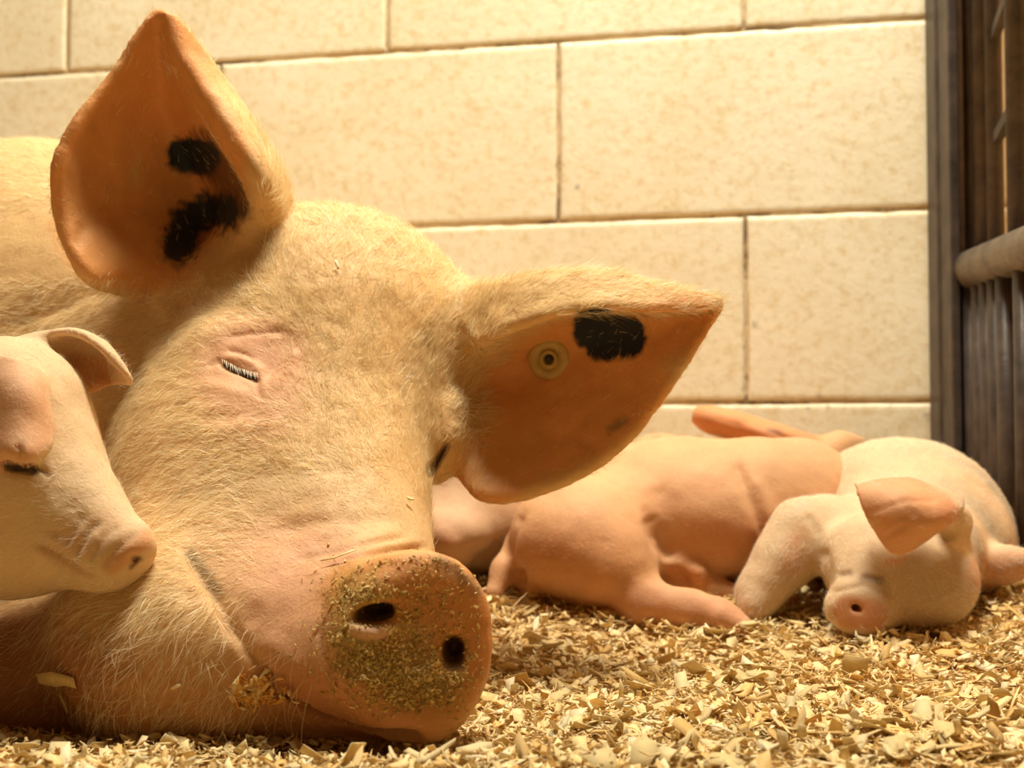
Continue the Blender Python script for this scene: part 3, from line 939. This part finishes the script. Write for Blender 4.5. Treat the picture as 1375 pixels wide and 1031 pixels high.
if HAIR:
    FQ = F
    m = (d[FQ].max(1) < 1.7) & (px[FQ].mean(1) > -80)
    FQ = FQ[m]
    def inear(px, py):
        return ((px < 350) & (py < 372) & (px < 350 - 0.0 * py)) | ((px > 672) & (py > 425)) | ((px > 650) & (py > 500))
    def w_s(X, n):
        px, py, d = project(X)
        ray = X - np.array((0, 0, CAM_H)); ray /= np.linalg.norm(ray, axis=1, keepdims=True)
        f = np.clip(.55 - (ray * n).sum(1), .04, 1)
        w_ = np.where(d < 1.25, 1., .55) * f
        snout = np.clip((np.hypot((px - 560) / 1.0, py - 860) - 120) / 130, 0.0, 1)
        w_ = w_ * np.where(d < .95, snout, 1)
        eye = np.clip((np.hypot((px - 330), (py - 495) * 1.1) - 38) / 60, .03, 1)
        w_ = w_ * np.where(d < 1.1, eye, 1)
        pinkz = np.clip(np.hypot((px - 400) / 130, (py - 820) / 110) * .9 - .1, .12, 1)
        w_ = w_ * np.where(d < 1.0, pinkz, 1)
        w_ = w_ * np.where((py > 760) & (d < 1.0), np.clip(1 - (py - 780) / 130, .26, 1), 1)
        w_ = w_ * np.where((px < 110) & (py > 780), .4, 1) * np.clip(np.hypot(px - 588, py - 618) / 26 - .3, .03, 1)
        w_ = w_ * np.where(inear(px, py) & (d > .985) & (d < 1.14) & (((ray * n).sum(1) < -.42) | ((px > 190) & (px < 338) & (py > 110) & (py < 350) & (d > 1.02))), .03, 1)
        return w_
    def l_s(X, n):
        px, py, d = project(X)
        L = np.full(len(X), .011)
        L = np.where((px > 330) & (py < 560), .015, L)
        L = np.where(py > 800, .017, L)
        L = np.where((d < .93) & (px > 350) & (py > 640), .006, L)
        L = np.where(inear(px, py), .009, L)
        return L
    dirs = flow([(470,330,75),(560,380,60),(500,440,75),(420,400,110),(350,400,150),(470,560,95),(560,560,80),(600,640,60),
                 (230,560,200),(300,640,190),(420,640,120),(180,640,215),(180,740,215),(120,700,210),(250,900,235),(150,940,250),(340,860,240),
                 (420,750,150),(480,700,120),(60,300,190),(0,220,185),(0,400,190),(150,420,200),(380,320,70),(360,200,80),(700,400,20),(850,385,10),(640,420,60),(640,500,20),(650,540,10),(220,120,90),(430,290,100)])
    hairs('bristles', sow, V, FQ, N, 108000, w_s, l_s, dirs, lift=.38, width=.00030, seed=3)
# ------------------------------------------------------------------ piglets
def piglet(name, S, label, h=.0029, strokes=(), spots=(), base=(.84, .54, .38), fuzz=None, group=None, bump_n=.0006):
    V, F = S.mesh(h)
    N = normals(V, F)
    V = V + N * (bump_n * vnoise(V, 60, 2) + .0003 * vnoise(V, 130, 9))[:, None]
    V = brush(V, N, list(strokes)); N = normals(V, F)
    cols = np.tile(np.array(base), (len(V), 1)) * (1 + .04 * vnoise(V, 50, 6))[:, None]
    cols = paint(cols, V, N, list(spots))
    o = mesh_np(name, V, F, M_PIG, None, True, cols)
    tag(o, label, 'piglet', 'piglets of the litter')
    if fuzz and HAIR:
        cnt, ln, dirs, cc, blank = fuzz
        def wf(X, n):
            px, py, d = project(X)
            ray = X - np.array((0, 0, CAM_H)); ray /= np.linalg.norm(ray, axis=1, keepdims=True)
            w_ = np.clip(.5 - (ray * n).sum(1), .05, 1)
            for (bx, by, br) in blank: w_ = w_ * np.clip(np.hypot(px - bx, py - by) / br - .6, .03, 1)
            return w_
        hairs('fuzz', o, V, F, N, cnt, wf, lambda X, n: np.full(len(X), ln), flow(dirs), lift=.28, width=.00019, col=cc, seed=cnt)
    return o

# piglet lying on its side in the middle: rump towards the sow, hind leg stretched out
A = Sculpt()
A.ell(955, 690, 1.285, 150, 100, .085, 4, .03)
A.ell(850, 690, 1.29, 130, 88, .08, -12, .03)
A.ell(1070, 675, 1.30, 85, 88, .07, 0, .03)
A.ell(1015, 655, 1.27, 60, 62, .05, 0, .02)
A.ell(780, 722, 1.225, 98, 84, .075, -8, .025)
A.ell(820, 760, 1.19, 62, 58, .045, 20, .02)
A.ell(1000, 700, 1.255, 50, 44, .05, 0, .02)
A.chain([(835, 775, 1.185, 42), (862, 808, 1.165, 31), (925, 817, 1.15, 23), (968, 826, 1.135, 19), (998, 842, 1.125, 15)], .012)
A.cone((966, 828, 1.125), (1003, 846, 1.12), 14, 9, .006)
A.cone((966, 822, 1.145), (1000, 836, 1.14), 13, 8, .006)
A.chain([(880, 785, 1.235, 24), (940, 790, 1.22, 17), (1020, 801, 1.21, 12), (1068, 806, 1.205, 9)], .012)
A.ell(905, 755, 1.22, 26, 20, .018, 20, .012)
A.ell(935, 768, 1.215, 17, 13, .014, 20, .008)
A.chain([(690, 730, 1.24, 10), (676, 765, 1.225, 14), (664, 795, 1.215, 13)], .012)
A.ell(718, 770, 1.245, 30, 34, .04, 0, .012)
# forequarters and head, tucked behind the neighbour
A.chain([(1090, 700, 1.30, 40), (1090, 760, 1.29, 24), (1130, 790, 1.31, 15)], .015)
A.cone((1110, 680, 1.36), (1150, 700, 1.385), 50, 40, .03)
A.cone((1150, 700, 1.385), (1200, 735, 1.41), 34, 22, .02)
for q_ in ((975, 752), (1000, 745), (1020, 735)): A.ell(q_[0], q_[1] + 2, 1.225, 4, 4, .004, 0, .004)
SK = (.62, .35, .18)
piglet('piglet', A, 'bare pink piglet lying on its side in the middle with a hind leg stretched forward', strokes=[
    ([(985,615),(1000,650),(1018,690),(1028,725)], 8, -5),
    ([(1010,640),(1030,670),(1035,700)], 9, 2),
    ([(872,690),(885,725),(905,750)], 12, -5),
    ([(700,690),(688,720),(682,750)], 8, -3),
    ([(905,765),(918,775),(925,783)], 5, -3),
    ([(693,765),(700,790)], 8, -8),
    ([(880,650),(900,700),(890,730)], 18, -2.5),
    ([(812,720),(810,770)], 12, -1.5)],
    spots=[([(740,760),(820,770)], 50, 50, (.60,.28,.12), .6), ([(840,810),(980,830)], 30, 20, (.54,.26,.14), .7),
           ([(905,770),(945,778)], 12, 10, (.58,.22,.07), .7), ([(940,730),(1020,720)], 30, 30, (.56,.24,.10), .6),
           ([(860,690),(960,650)], 20, 30, (.64,.35,.19), .5), ([(996,850),(1006,850)], 6, 6, (.62,.30,.14), .8)],
    base=SK, fuzz=(12000, .004, [(780,700,180),(950,650,180),(900,800,0),(1060,640,150)], ((.9,.74,.55),(.98,.88,.72)), ()))

# piglet curled up at the right with one ear over its face
B = Sculpt()
B.ell(1207, 694, 1.285, 122, 107, .085, 0, .03)
B.ell(1275, 715, 1.275, 72, 92, .075, -18, .03)
B.ell(1312, 735, 1.255, 38, 62, .05, 0, .02)
B.ell(1215, 735, 1.20, 108, 88, .07, 10, .03)
B.ell(1205, 765, 1.135, 96, 72, .055, 12, .03)
B.ell(1235, 790, 1.12, 66, 50, .045, -8, .025)
B.cone((1180, 765, 1.12), (1158, 806, 1.09), 62, 40, .03)
B.disc(1153, 822, 1.082, 42, 27, .012, .007, 10, -34, -10, .014)
B.ell(1150, 816, 1.070, 7, 5, .014, 20, .003, True)
B.ell(1122, 830, 1.070, 5, 4, .012, 0, .003, True)
B.chain([(1108, 705, 1.19, 42), (1078, 715, 1.175, 40), (1050, 755, 1.165, 34), (1020, 795, 1.16, 26), (1012, 815, 1.15, 18)], .018)
B.chain([(1310, 765, 1.20, 30), (1350, 758, 1.17, 20), (1400, 752, 1.15, 15)], .015)
B.chain([(1250, 815, 1.20, 34), (1200, 838, 1.18, 20)], .015)
EAR_B = [
 [(1288,672,1.085),(1286,684,1.072),(1280,694,1.068),(1270,702,1.072),(1262,706,1.08)],
 [(1262,659,1.08),(1262,680,1.058),(1256,697,1.05),(1246,712,1.054),(1238,724,1.065)],
 [(1222,645,1.08),(1226,668,1.052),(1222,692,1.045),(1215,716,1.048),(1212,740,1.06)],
 [(1186,645,1.08),(1190,664,1.055),(1192,688,1.048),(1194,712,1.05),(1196,737,1.06)],
 [(1151,649,1.085),(1154,660,1.07),(1160,680,1.062),(1170,702,1.06),(1184,722,1.062)]]
B.sheet(EAR_B, (.0036, .0022), .006, 26)
B.cone((1275, 700, 1.13), (1276, 686, 1.085), 30, 12, .012)
piglet('piglet', B, 'cream-white piglet curled up at the right, pink ear folded over its face', h=.0022, strokes=[
    ([(1195,655),(1225,690),(1190,725)], 5, -.6, (0, 1.075)),
    ([(1165,690),(1215,672),(1262,672)], 4, -.8, (0, 1.075)),
    ([(1185,722),(1200,716),(1215,706)], 3, -1.2, (0, 1.075)),
    ([(1105,735),(1112,770),(1110,800)], 8, -2.5),
    ([(1128,772),(1142,768)], 4, -1.6), ([(1160,774),(1182,778)], 4, -1.6),
    ([(1120,795),(1160,785),(1195,800)], 4, -1.2), ([(1118,806),(1125,790)], 3, -.8),
    ([(1195,835),(1235,815),(1290,790)], 6, 1.0),
    ([(1085,690),(1100,720)], 7, -2)],
    spots=[([(1165,665),(1215,670),(1250,690),(1200,725)], 34, 8, (.60,.29,.14), .85, (0,1.078)),
           ([(1270,685),(1280,690)], 14, 8, (.55,.25,.14), .6, (0, 1.09)),
           ([(1140,822),(1170,826)], 22, 8, (.56,.25,.12), .85, (0, 1.12)),
           ([(1130,772),(1142,770)], 4, 6, (.22,.11,.06), .6), ([(1160,775),(1182,779)], 6, 6, (.22,.11,.06), .65),
           ([(1060,760),(1072,720)], 12, 20, (.60,.30,.15), .6), ([(1320,770),(1400,750)], 24, 14, (.60,.30,.15), .8),
           ([(1240,770),(1270,800)], 30, 30, (.50,.38,.23), .5)],
    base=(.62, .45, .28), fuzz=(24000, .007, [(1200,620,90),(1260,760,300),(1170,770,120),(1290,790,330),(1100,680,120),(1040,760,240)],
    ((.9,.8,.64),(.98,.92,.8)), ((1215,690,60),(1153,822,30),(1150,775,26))))

# piglet behind, only its ear and shoulder show above the middle one
D = Sculpt()
D.ell(1050, 668, 1.425, 115, 78, .05, 6, .03)
D.ell(940, 690, 1.43, 120, 88, .05, 0, .03)
D.ell(890, 620, 1.43, 40, 38, .035, 0, .02)
D.cone((905, 640, 1.43), (868, 612, 1.42), 30, 20, .02)
D.chain([(1085, 625, 1.42, 40), (1130, 600, 1.42, 16), (1156, 594, 1.42, 6)], .02)
D.sheet([
 [(1098,590,1.42),(1092,598,1.405),(1084,604,1.40),(1074,612,1.405),(1066,620,1.42)],
 [(1055,575,1.42),(1052,582,1.395),(1046,590,1.392),(1040,598,1.395),(1034,606,1.41)],
 [(1005,559,1.42),(1003,566,1.395),(998,574,1.39),(992,583,1.395),(986,590,1.41)],
 [(960,547,1.42),(958,553,1.40),(954,561,1.395),(950,570,1.40),(946,578,1.415)],
 [(937,547,1.42),(934,551,1.412),(932,556,1.41),(931,561,1.412),(932,566,1.42)]], (.003, .0022), .006, 22)
piglet('piglet', D, 'piglet hidden behind the others at the wall, only its long pink ear and shoulder showing', h=.0026, strokes=[
    ([(1000,562),(1030,574),(1062,592)], 5, -3.0), ([(960,560),(1000,572)], 5, -1)],
    spots=[([(940,555),(1010,568),(1080,595)], 22, 10, (.60,.26,.11), .8), ([(1032,578),(1046,580)], 4, 5, (.30,.15,.09), .7), ([(880,588),(884,590)], 5, 8, (.55,.25,.15), .8)],
    base=(.62, .36, .18))

# piglet lying between the sow's face and the middle one
E_ = Sculpt()
E_.ell(640, 690, 1.30, 85, 78, .06, 20, .03)
E_.ell(720, 690, 1.36, 110, 95, .06, -10, .03)
E_.ell(630, 640, 1.31, 50, 48, .05, 0, .02)
E_.ell(600, 715, 1.26, 60, 42, .05, 0, .02)
E_.chain([(600, 740, 1.25, 24), (560, 770, 1.22, 16)], .015)
piglet('piglet', E_, 'greyish pink piglet half hidden between the sow\'s face and the middle piglet', h=.0028, strokes=[
    ([(640,750),(660,742),(672,725)], 8, -3), ([(590,690),(620,720),(640,745)], 14, -2)],
    spots=[([(585,720),(600,740)], 25, 30, (.60,.32,.18), .6)], base=(.54, .36, .22))

# piglet in front at the left edge, muzzle resting against the sow's cheek
G = Sculpt()
G.ell(12, 600, .90, 104, 128, .055, 20, .03)
G.ell(5, 560, .91, 85, 100, .05, 0, .03)
G.ell(10, 700, .895, 100, 86, .05, 10, .03)
G.cone((42, 640, .895), (150, 736, .86), 72, 31, .03)
G.cone((75, 640, .885), (160, 727, .86), 46, 29, .03)
G.cone((40, 730, .89), (135, 762, .862), 52, 22, .03)
G.disc(172, 745, .853, 31, 35, .0075, .005, 42, 64, 0, .012)
G.ell(176, 752, .836, 5, 8, .014, 42, .003, True)
# body standing out of frame
G.conew((-.335, .91, .135), (-.50, .93, .150), .060, .070, .03)
G.conew((-.50, .93, .150), (-.66, .93, .145), .070, .062, .03)
for (lx, ly) in ((-.45, .885), (-.44, .965), (-.66, .89), (-.65, .97)):
    G.conew((lx, ly, .13), (lx + .004, ly, .065), .030, .017, .02)
    G.conew((lx + .004, ly, .065), (lx - .006, ly, .004), .014, .012, .01)
G.conew((-.72, .93, .17), (-.745, .94, .15), .010, .004, .01)
EAR_G = [
 [(-20,480,.868),(0,484,.858),(22,488,.855),(40,496,.858),(56,505,.87)],
 [(-28,520,.862),(-5,522,.845),(20,524,.838),(44,530,.842),(62,540,.858)],
 [(-32,560,.860),(-8,562,.840),(18,566,.832),(44,572,.836),(66,578,.850)],
 [(-32,595,.856),(-8,598,.834),(16,602,.824),(42,606,.828),(64,600,.842)],
 [(-28,617,.856),(-8,619,.836),(14,613,.826),(34,624,.828),(54,619,.838)]]
G.sheet(EAR_G, (.0035, .0024), .004, 28)
EAR_H = [
 [(20,475,.925),(40,478,.93),(70,500,.945),(88,520,.94)],
 [(38,462,.925),(60,458,.93),(92,478,.945),(96,528,.94)],
 [(70,448,.925),(95,445,.925),(118,462,.94),(122,522,.945)],
 [(98,446,.915),(125,455,.918),(146,472,.93),(142,515,.94)],
 [(125,458,.91),(146,474,.91),(162,490,.918),(160,512,.925)],
 [(160,494,.908),(168,500,.908),(174,508,.91),(174,515,.912)]]
G.sheet(EAR_H, (.0035, .0023), .008, 26)
G.cone((40, 520, .93), (45, 480, .93), 40, 20, .015)
piglet('piglet', G, 'cream piglet at the left edge nosing the sow\'s cheek, near ear flopped over its eye', h=.0023, strokes=[
    ([(10,629),(35,631),(50,629)], 6, -5), ([(50,628),(60,632),(64,640)], 3, -1.5),
    ([(26,596),(27,618)], 3, -3.0),
    ([(52,730),(80,745),(105,765),(128,776)], 5, -3), ([(60,722),(90,735),(120,755)], 8, 1.4),
    ([(88,735),(105,705),(112,690)], 5, -1.6), ([(102,745),(120,712),(135,700)], 5, -1.8), ([(122,750),(140,720),(158,705)], 4, -1.8),
    ([(96,738),(112,706)], 6, 1.2), ([(112,748),(130,715)], 6, 1.2),
    ([(140,762),(150,742),(185,715)], 4, -1.6), ([(80,700),(70,680)], 12, 1)],
    spots=[([(0,510),(30,530),(40,575),(10,600)], 34, 12, (.64,.34,.19), .75, (0,.875)),
           ([(10,626),(46,631)], 6, 4, (.04,.02,.015), .95), ([(50,628),(64,636)], 2, 4, (.35,.17,.09), .8),
           ([(105,500),(130,505)], 26, 10, (.56,.24,.09), .7, (.93,.96)),
           ([(150,760),(195,722)], 12, 8, (.60,.29,.13), .7), ([(100,720),(150,710)], 26, 26, (.62,.38,.20), .6),
           ([(55,735),(100,762)], 8, 12, (.45,.22,.12), .4), ([(176,762),(186,750)], 3, 3, (.12,.06,.04), .8)],
    base=(.66, .48, .28), fuzz=(24000, .008, [(70,560,130),(120,650,130),(20,700,190),(80,760,200),(100,460,40),(30,560,270)],
    ((.9,.8,.62),(.98,.92,.8)), ((20,560,60),(25,628,26),(170,742,40))))

# ------------------------------------------------------------------ things that belong to the sow
bv = BVHTree.FromPolygons([tuple(v) for v in V_SOW], [tuple(int(q) for q in f) for f in F_SOW])
CAMP = Vector((0, 0, CAM_H))
def on_sow(px, py):
    dr = (Vector(P(px, py, 1.0)) - CAMP).normalized()
    h = bv.ray_cast(CAMP, dr)
    return (np.array(h[0]), np.array(h[1])) if h[0] is not None else (None, None)
def lathe(prof, n=40):
    t = np.arange(n) / n * 2 * math.pi
    V = np.concatenate([np.stack([r_ * np.cos(t), r_ * np.sin(t), np.full(n, z_)], -1) for r_, z_ in prof])
    i = np.arange(n); j = (i + 1) % n
    F = np.concatenate([np.stack([k * n + i, k * n + j, (k + 1) * n + j, (k + 1) * n + i], -1) for k in range(len(prof) - 1)])
    return V, F
def align(o, p, n, spin=0):
    o.rotation_mode = 'QUATERNION'
    o.rotation_quaternion = Vector(n).to_track_quat('Z', 'Y') @ Matrix.Rotation(spin, 4, 'Z').to_quaternion()
    o.location = Vector(p)
M_TAG = plain_mat('yellowed_plastic', (.46, .30, .08), .35, 0, 90, .2, .0002, .3)
M_HOLE = plain_mat('dark_hole', (.03, .02, .012), .6)
p, n = on_sow(738, 481)
n = n * .4 - FWD * .6; n /= np.linalg.norm(n)
Vt, Ft = lathe([(.0001, 0), (.0150, 0), (.0157, .0008), (.0157, .0020), (.0150, .0027), (.0088, .0033), (.0082, .0024), (.0070, .0024), (.0066, .0052), (.0060, .0058), (.0046, .0058), (.0042, .0050), (.0042, .0018), (.0001, .0018)])
et = mesh_np('ear_tag', Vt, Ft, M_TAG, sow); align(et, p + n * .0032, n)
et['label'] = 'round yellow ear tag in the right-hand ear'
Vt, Ft = lathe([(.0001, .0030), (.0026, .0030), (.0030, .0026), (.0030, .0015)], 20)
mesh_np('tag_pin', Vt, Ft, M_HOLE, et)

# eyelashes: upper lid, pale, drooping over the dark slit
r = np.random.default_rng(5)
Vl = []; Fl = []
for i in range(34):
    t = i / 33; px0 = 299 + 47 * t + r.normal() * .8; py0 = 480 + 18 * t + 3 * math.sin(t * 3.1)
    h0 = on_sow(px0, py0)[0]
    if h0 is None: continue
    dn = on_sow(320, 478)[1]
    root = h0 - dn * .0006
    ln = .0046 + .0026 * r.random()
    dirv = (-UP * .75 + RIGHT * (.25 + .25 * r.normal() * .6)) * .8 - FWD * .55
    dirv /= np.linalg.norm(dirv)
    pts = [root, root + dirv * ln * .5 - FWD * .0006, root + dirv * ln - UP * .0006]
    wv = RIGHT
    b0 = len(Vl)
    for j, wd in enumerate((.00026, .0002)): Vl += [pts[j] - wv * wd, pts[j] + wv * wd]
    Vl.append(pts[2])
    Fl += [(b0, b0 + 1, b0 + 3), (b0, b0 + 3, b0 + 2), (b0 + 2, b0 + 3, b0 + 4)]
Vl = np.array(Vl)
tag(mesh_np('eyelashes', Vl, np.array(Fl), M_HAIR, sow, True, np.tile((.92, .82, .62), (len(Vl), 1))), kind='stuff')
# closed eyeball line behind the lashes
def bead(px0, py0, px1, py1, rad, name, mat, parent, inset=.0):
    a = on_sow(px0, py0)[0]; b = on_sow(px1, py1)[0]
    n_ = 12; c = []
    Vv = []; rings = 9
    for i in range(rings):
        t = i / (rings - 1); q = on_sow(px0 + (px1 - px0) * t, py0 + (py1 - py0) * t + 2.0 * math.sin(t * 3.1))
        rr = rad * (math.sin(math.pi * (t * .86 + .07))) ** .6
        for k in range(n_):
            an = k / n_ * 6.2832
            Vv.append(q[0] - q[1] * inset + (UP * math.cos(an) - FWD * math.sin(an)) * rr)
    F_ = [(i * n_ + k, i * n_ + (k + 1) % n_, (i + 1) * n_ + (k + 1) % n_, (i + 1) * n_ + k) for i in range(rings - 1) for k in range(n_)]
    return mesh_np(name, np.array(Vv), np.array(F_), mat, parent)
M_EYE = plain_mat('dark_eye', (.025, .015, .010), .12)
bead(299, 489, 346, 509, .0024, 'eye', M_EYE, sow, .0008)
bead(597, 603, 582, 632, .0016, 'eye', M_EYE, sow, .0004)
# whiskers: long single hairs on jowl and brow
Vw = []; Fw = []
def whisker(px0, py0, ang, L, bend, wd=.00017):
    q = on_sow(px0, py0)
    if q[0] is None: return
    n_ = q[1]; a_ = math.radians(ang); T = RIGHT * math.cos(a_) + UP * math.sin(a_)
    b_ = math.radians(ang + bend); T2 = RIGHT * math.cos(b_) + UP * math.sin(b_)
    k = 7; b0 = len(Vw); side = np.cross(T, -FWD)
    for j in range(k):
        t = j / (k - 1)
        p_ = q[0] + (T * (1 - t * .5) + T2 * t * .5) * L * t + n_ * L * (.30 * t * (1.3 - t)) - n_ * .0005 * (1 - t)
        w_ = wd * (1 - .7 * t)
        Vw.extend([p_ - side * w_, p_ + side * w_])
    for j in range(k - 1): Fw.append((b0 + 2 * j, b0 + 2 * j + 1, b0 + 2 * j + 3, b0 + 2 * j + 2))
for i in range(150):
    whisker(130 + 300 * r.random(), 770 + 190 * r.random(), 240 + 25 * r.normal(), .016 + .022 * r.random(), r.normal() * 45)
for i in range(14): whisker(612 + 20 * r.random(), 520 + 70 * r.random(), -10 + 25 * r.normal(), .02 + .015 * r.random(), 20 * r.normal(), .00013)
for i in range(26): whisker(400 + 130 * r.random(), 740 + 40 * r.random(), 150 + 30 * r.normal(), .008 + .008 * r.random(), 20 * r.normal(), .00013)
for i in range(10): whisker(480 + 45 * r.random(), 818 + 8 * r.random(), 200 + 120 * r.random(), .006 + .005 * r.random(), 30 * r.normal(), .0001)
Vw = np.array(Vw)
tag(mesh_np('whiskers', Vw, np.array(Fw), M_HAIR, sow, True, np.tile((.88, .70, .46), (len(Vw), 1))), kind='stuff')

# crumbs of sawdust stuck to the snout
def stuck(name, pts, size, cols_, seed, lift=.0006):
    r = np.random.default_rng(seed); Vs = []; Fs = []; Cs = []
    for (px0, py0) in pts:
        p_, n_ = on_sow(px0, py0)
        if p_ is None: continue
        T = TEMPL[int(r.integers(60))]; L = size[0] + (size[1] - size[0]) * r.random() ** 2
        nn = Vector(n_ + .35 * r.normal(size=3)).to_track_quat('Z', 'Y').to_matrix()
        R = np.array(nn) @ np.array(Matrix.Rotation(r.random() * 6.28, 3, 'Z'))
        v = (T * L) @ R.T + p_ + n_ * (lift + L * .06)
        Fs.append(CHIP_F + len(Vs) * len(T)); Vs.append(v)
        Cs.append(np.tile(cols_[int(r.integers(len(cols_)))], (len(T), 1)))
    return np.concatenate(Vs), np.concatenate(Fs), np.concatenate(Cs)
pts = []
r = np.random.default_rng(8)
def cloud(cx, cy, sx, sy, n): 
    pts.extend((cx + sx * a, cy + sy * b) for a, b in r.normal(size=(n, 2)))
cloud(505, 885, 36, 28, 1500); cloud(555, 915, 34, 20, 800); cloud(488, 800, 28, 18, 420); cloud(545, 855, 42, 46, 700)
cloud(580, 790, 34, 22, 150); cloud(620, 850, 20, 34, 130); cloud(615, 900, 18, 16, 120); cloud(458, 840, 18, 40, 420); cloud(600, 900, 24, 26, 260); cloud(540, 940, 40, 10, 160); cloud(560, 755, 40, 5, 70)
def ok(px, py):
    if ((px - 503) / 30) ** 2 + ((py - 824) / 17) ** 2 < 1: return False
    if ((px - 608) / 17) ** 2 + ((py - 879) / 25) ** 2 < 1: return False
    if ((px - 495) / 26) ** 2 + ((py - 852) / 9) ** 2 < 1: return False
    return True
pts = [q_ for q_ in pts if ok(*q_)]
v, f, c = stuck('', pts, (.0011, .0036), [(.66,.46,.12),(.52,.36,.09),(.76,.55,.18),(.40,.24,.05),(.86,.66,.28)], 3)
tag(mesh_np('sawdust_crust', v, f, M_SHAV, sow, True, c), kind='stuff')
# crumbs lodged at the corner of the lips
pts = []
cloud(338, 925, 13, 10, 90); cloud(322, 935, 6, 8, 25); cloud(360, 930, 14, 6, 25); cloud(345, 915, 24, 10, 30)
v, f, c = stuck('', pts, (.0035, .0085), [(.90,.46,.08),(.95,.60,.18),(.80,.36,.05),(.97,.82,.45)], 4, .003)
clump = mesh_np('shavings_clump', v, f, M_SHAV, None, True, c)
tag(clump, 'orange clump of damp shavings stuck beside the corner of the sow\'s lips', 'wood shavings', kind='stuff')
# single shavings caught on her bristles
def flake(px0, py0, L, Wd, ang, col, label, curl=.4, sd=0):
    p_, n_ = on_sow(px0, py0)
    rr = np.random.default_rng(50 + sd)
    T = chip_shape(rr, L, Wd, curl, .3, .0006)
    o = mesh_np('wood_shaving', T, CHIP_F, M_SHAV, None, True, np.tile(col, (len(T), 1)))
    nn = n_ * .6 - FWD * .4; nn /= np.linalg.norm(nn)
    a_ = math.radians(ang); tx = RIGHT * math.cos(a_) + UP * math.sin(a_)
    tx = tx - nn * (tx @ nn); tx /= np.linalg.norm(tx); ty = np.cross(nn, tx)
    M = Matrix(np.stack([tx, ty, nn], 1).tolist()).to_4x4()
    o.matrix_world = Matrix.Translation(Vector(p_ + n_ * .0035)) @ M
    tag(o, label, 'wood shaving', 'shavings clinging to the sow'); return o
YEL = (.92, .70, .34)
flake(88, 909, .029, .0105, 8, YEL, 'long pale shaving hanging on the sow\'s dark neck below the left piglet', .5, 0)
flake(92, 940, .012, .004, 290, (.62, .45, .2), 'small dull shaving just under the long pale one on the neck', .4, 1)
flake(336, 990, .020, .0035, 80, (.85, .60, .28), 'thin upright splinter on the sow\'s chin under the orange clump', .2, 2)
flake(275, 996, .010, .007, 10, YEL, 'pale flake low on the chin, left of the thin upright splinter', .4, 3)
flake(210, 983, .009, .007, 20, YEL, 'rounded pale flake near the bottom of the jowl, leftmost on the chin', .4, 4)
flake(232, 988, .006, .003, 90, YEL, 'tiny upright flake right beside the rounded pale flake', .4, 5)
flake(238, 919, .006, .0025, 30, (.95, .8, .5), 'tiny pale flake in the whiskers of the lower cheek', .4, 6)
flake(452, 360, .007, .0028, 110, (.95, .86, .6), 'small white flake caught on the sow\'s forehead between the ears', .4, 7)
flake(547, 673, .005, .0028, 0, (.95, .84, .5), 'tiny yellow flake on the bridge of the nose under the far eye', .4, 8)
flake(455, 752, .022, .0014, 25, (.95, .80, .5), 'thin pale straw lying on the wrinkles behind the snout', .5, 9)
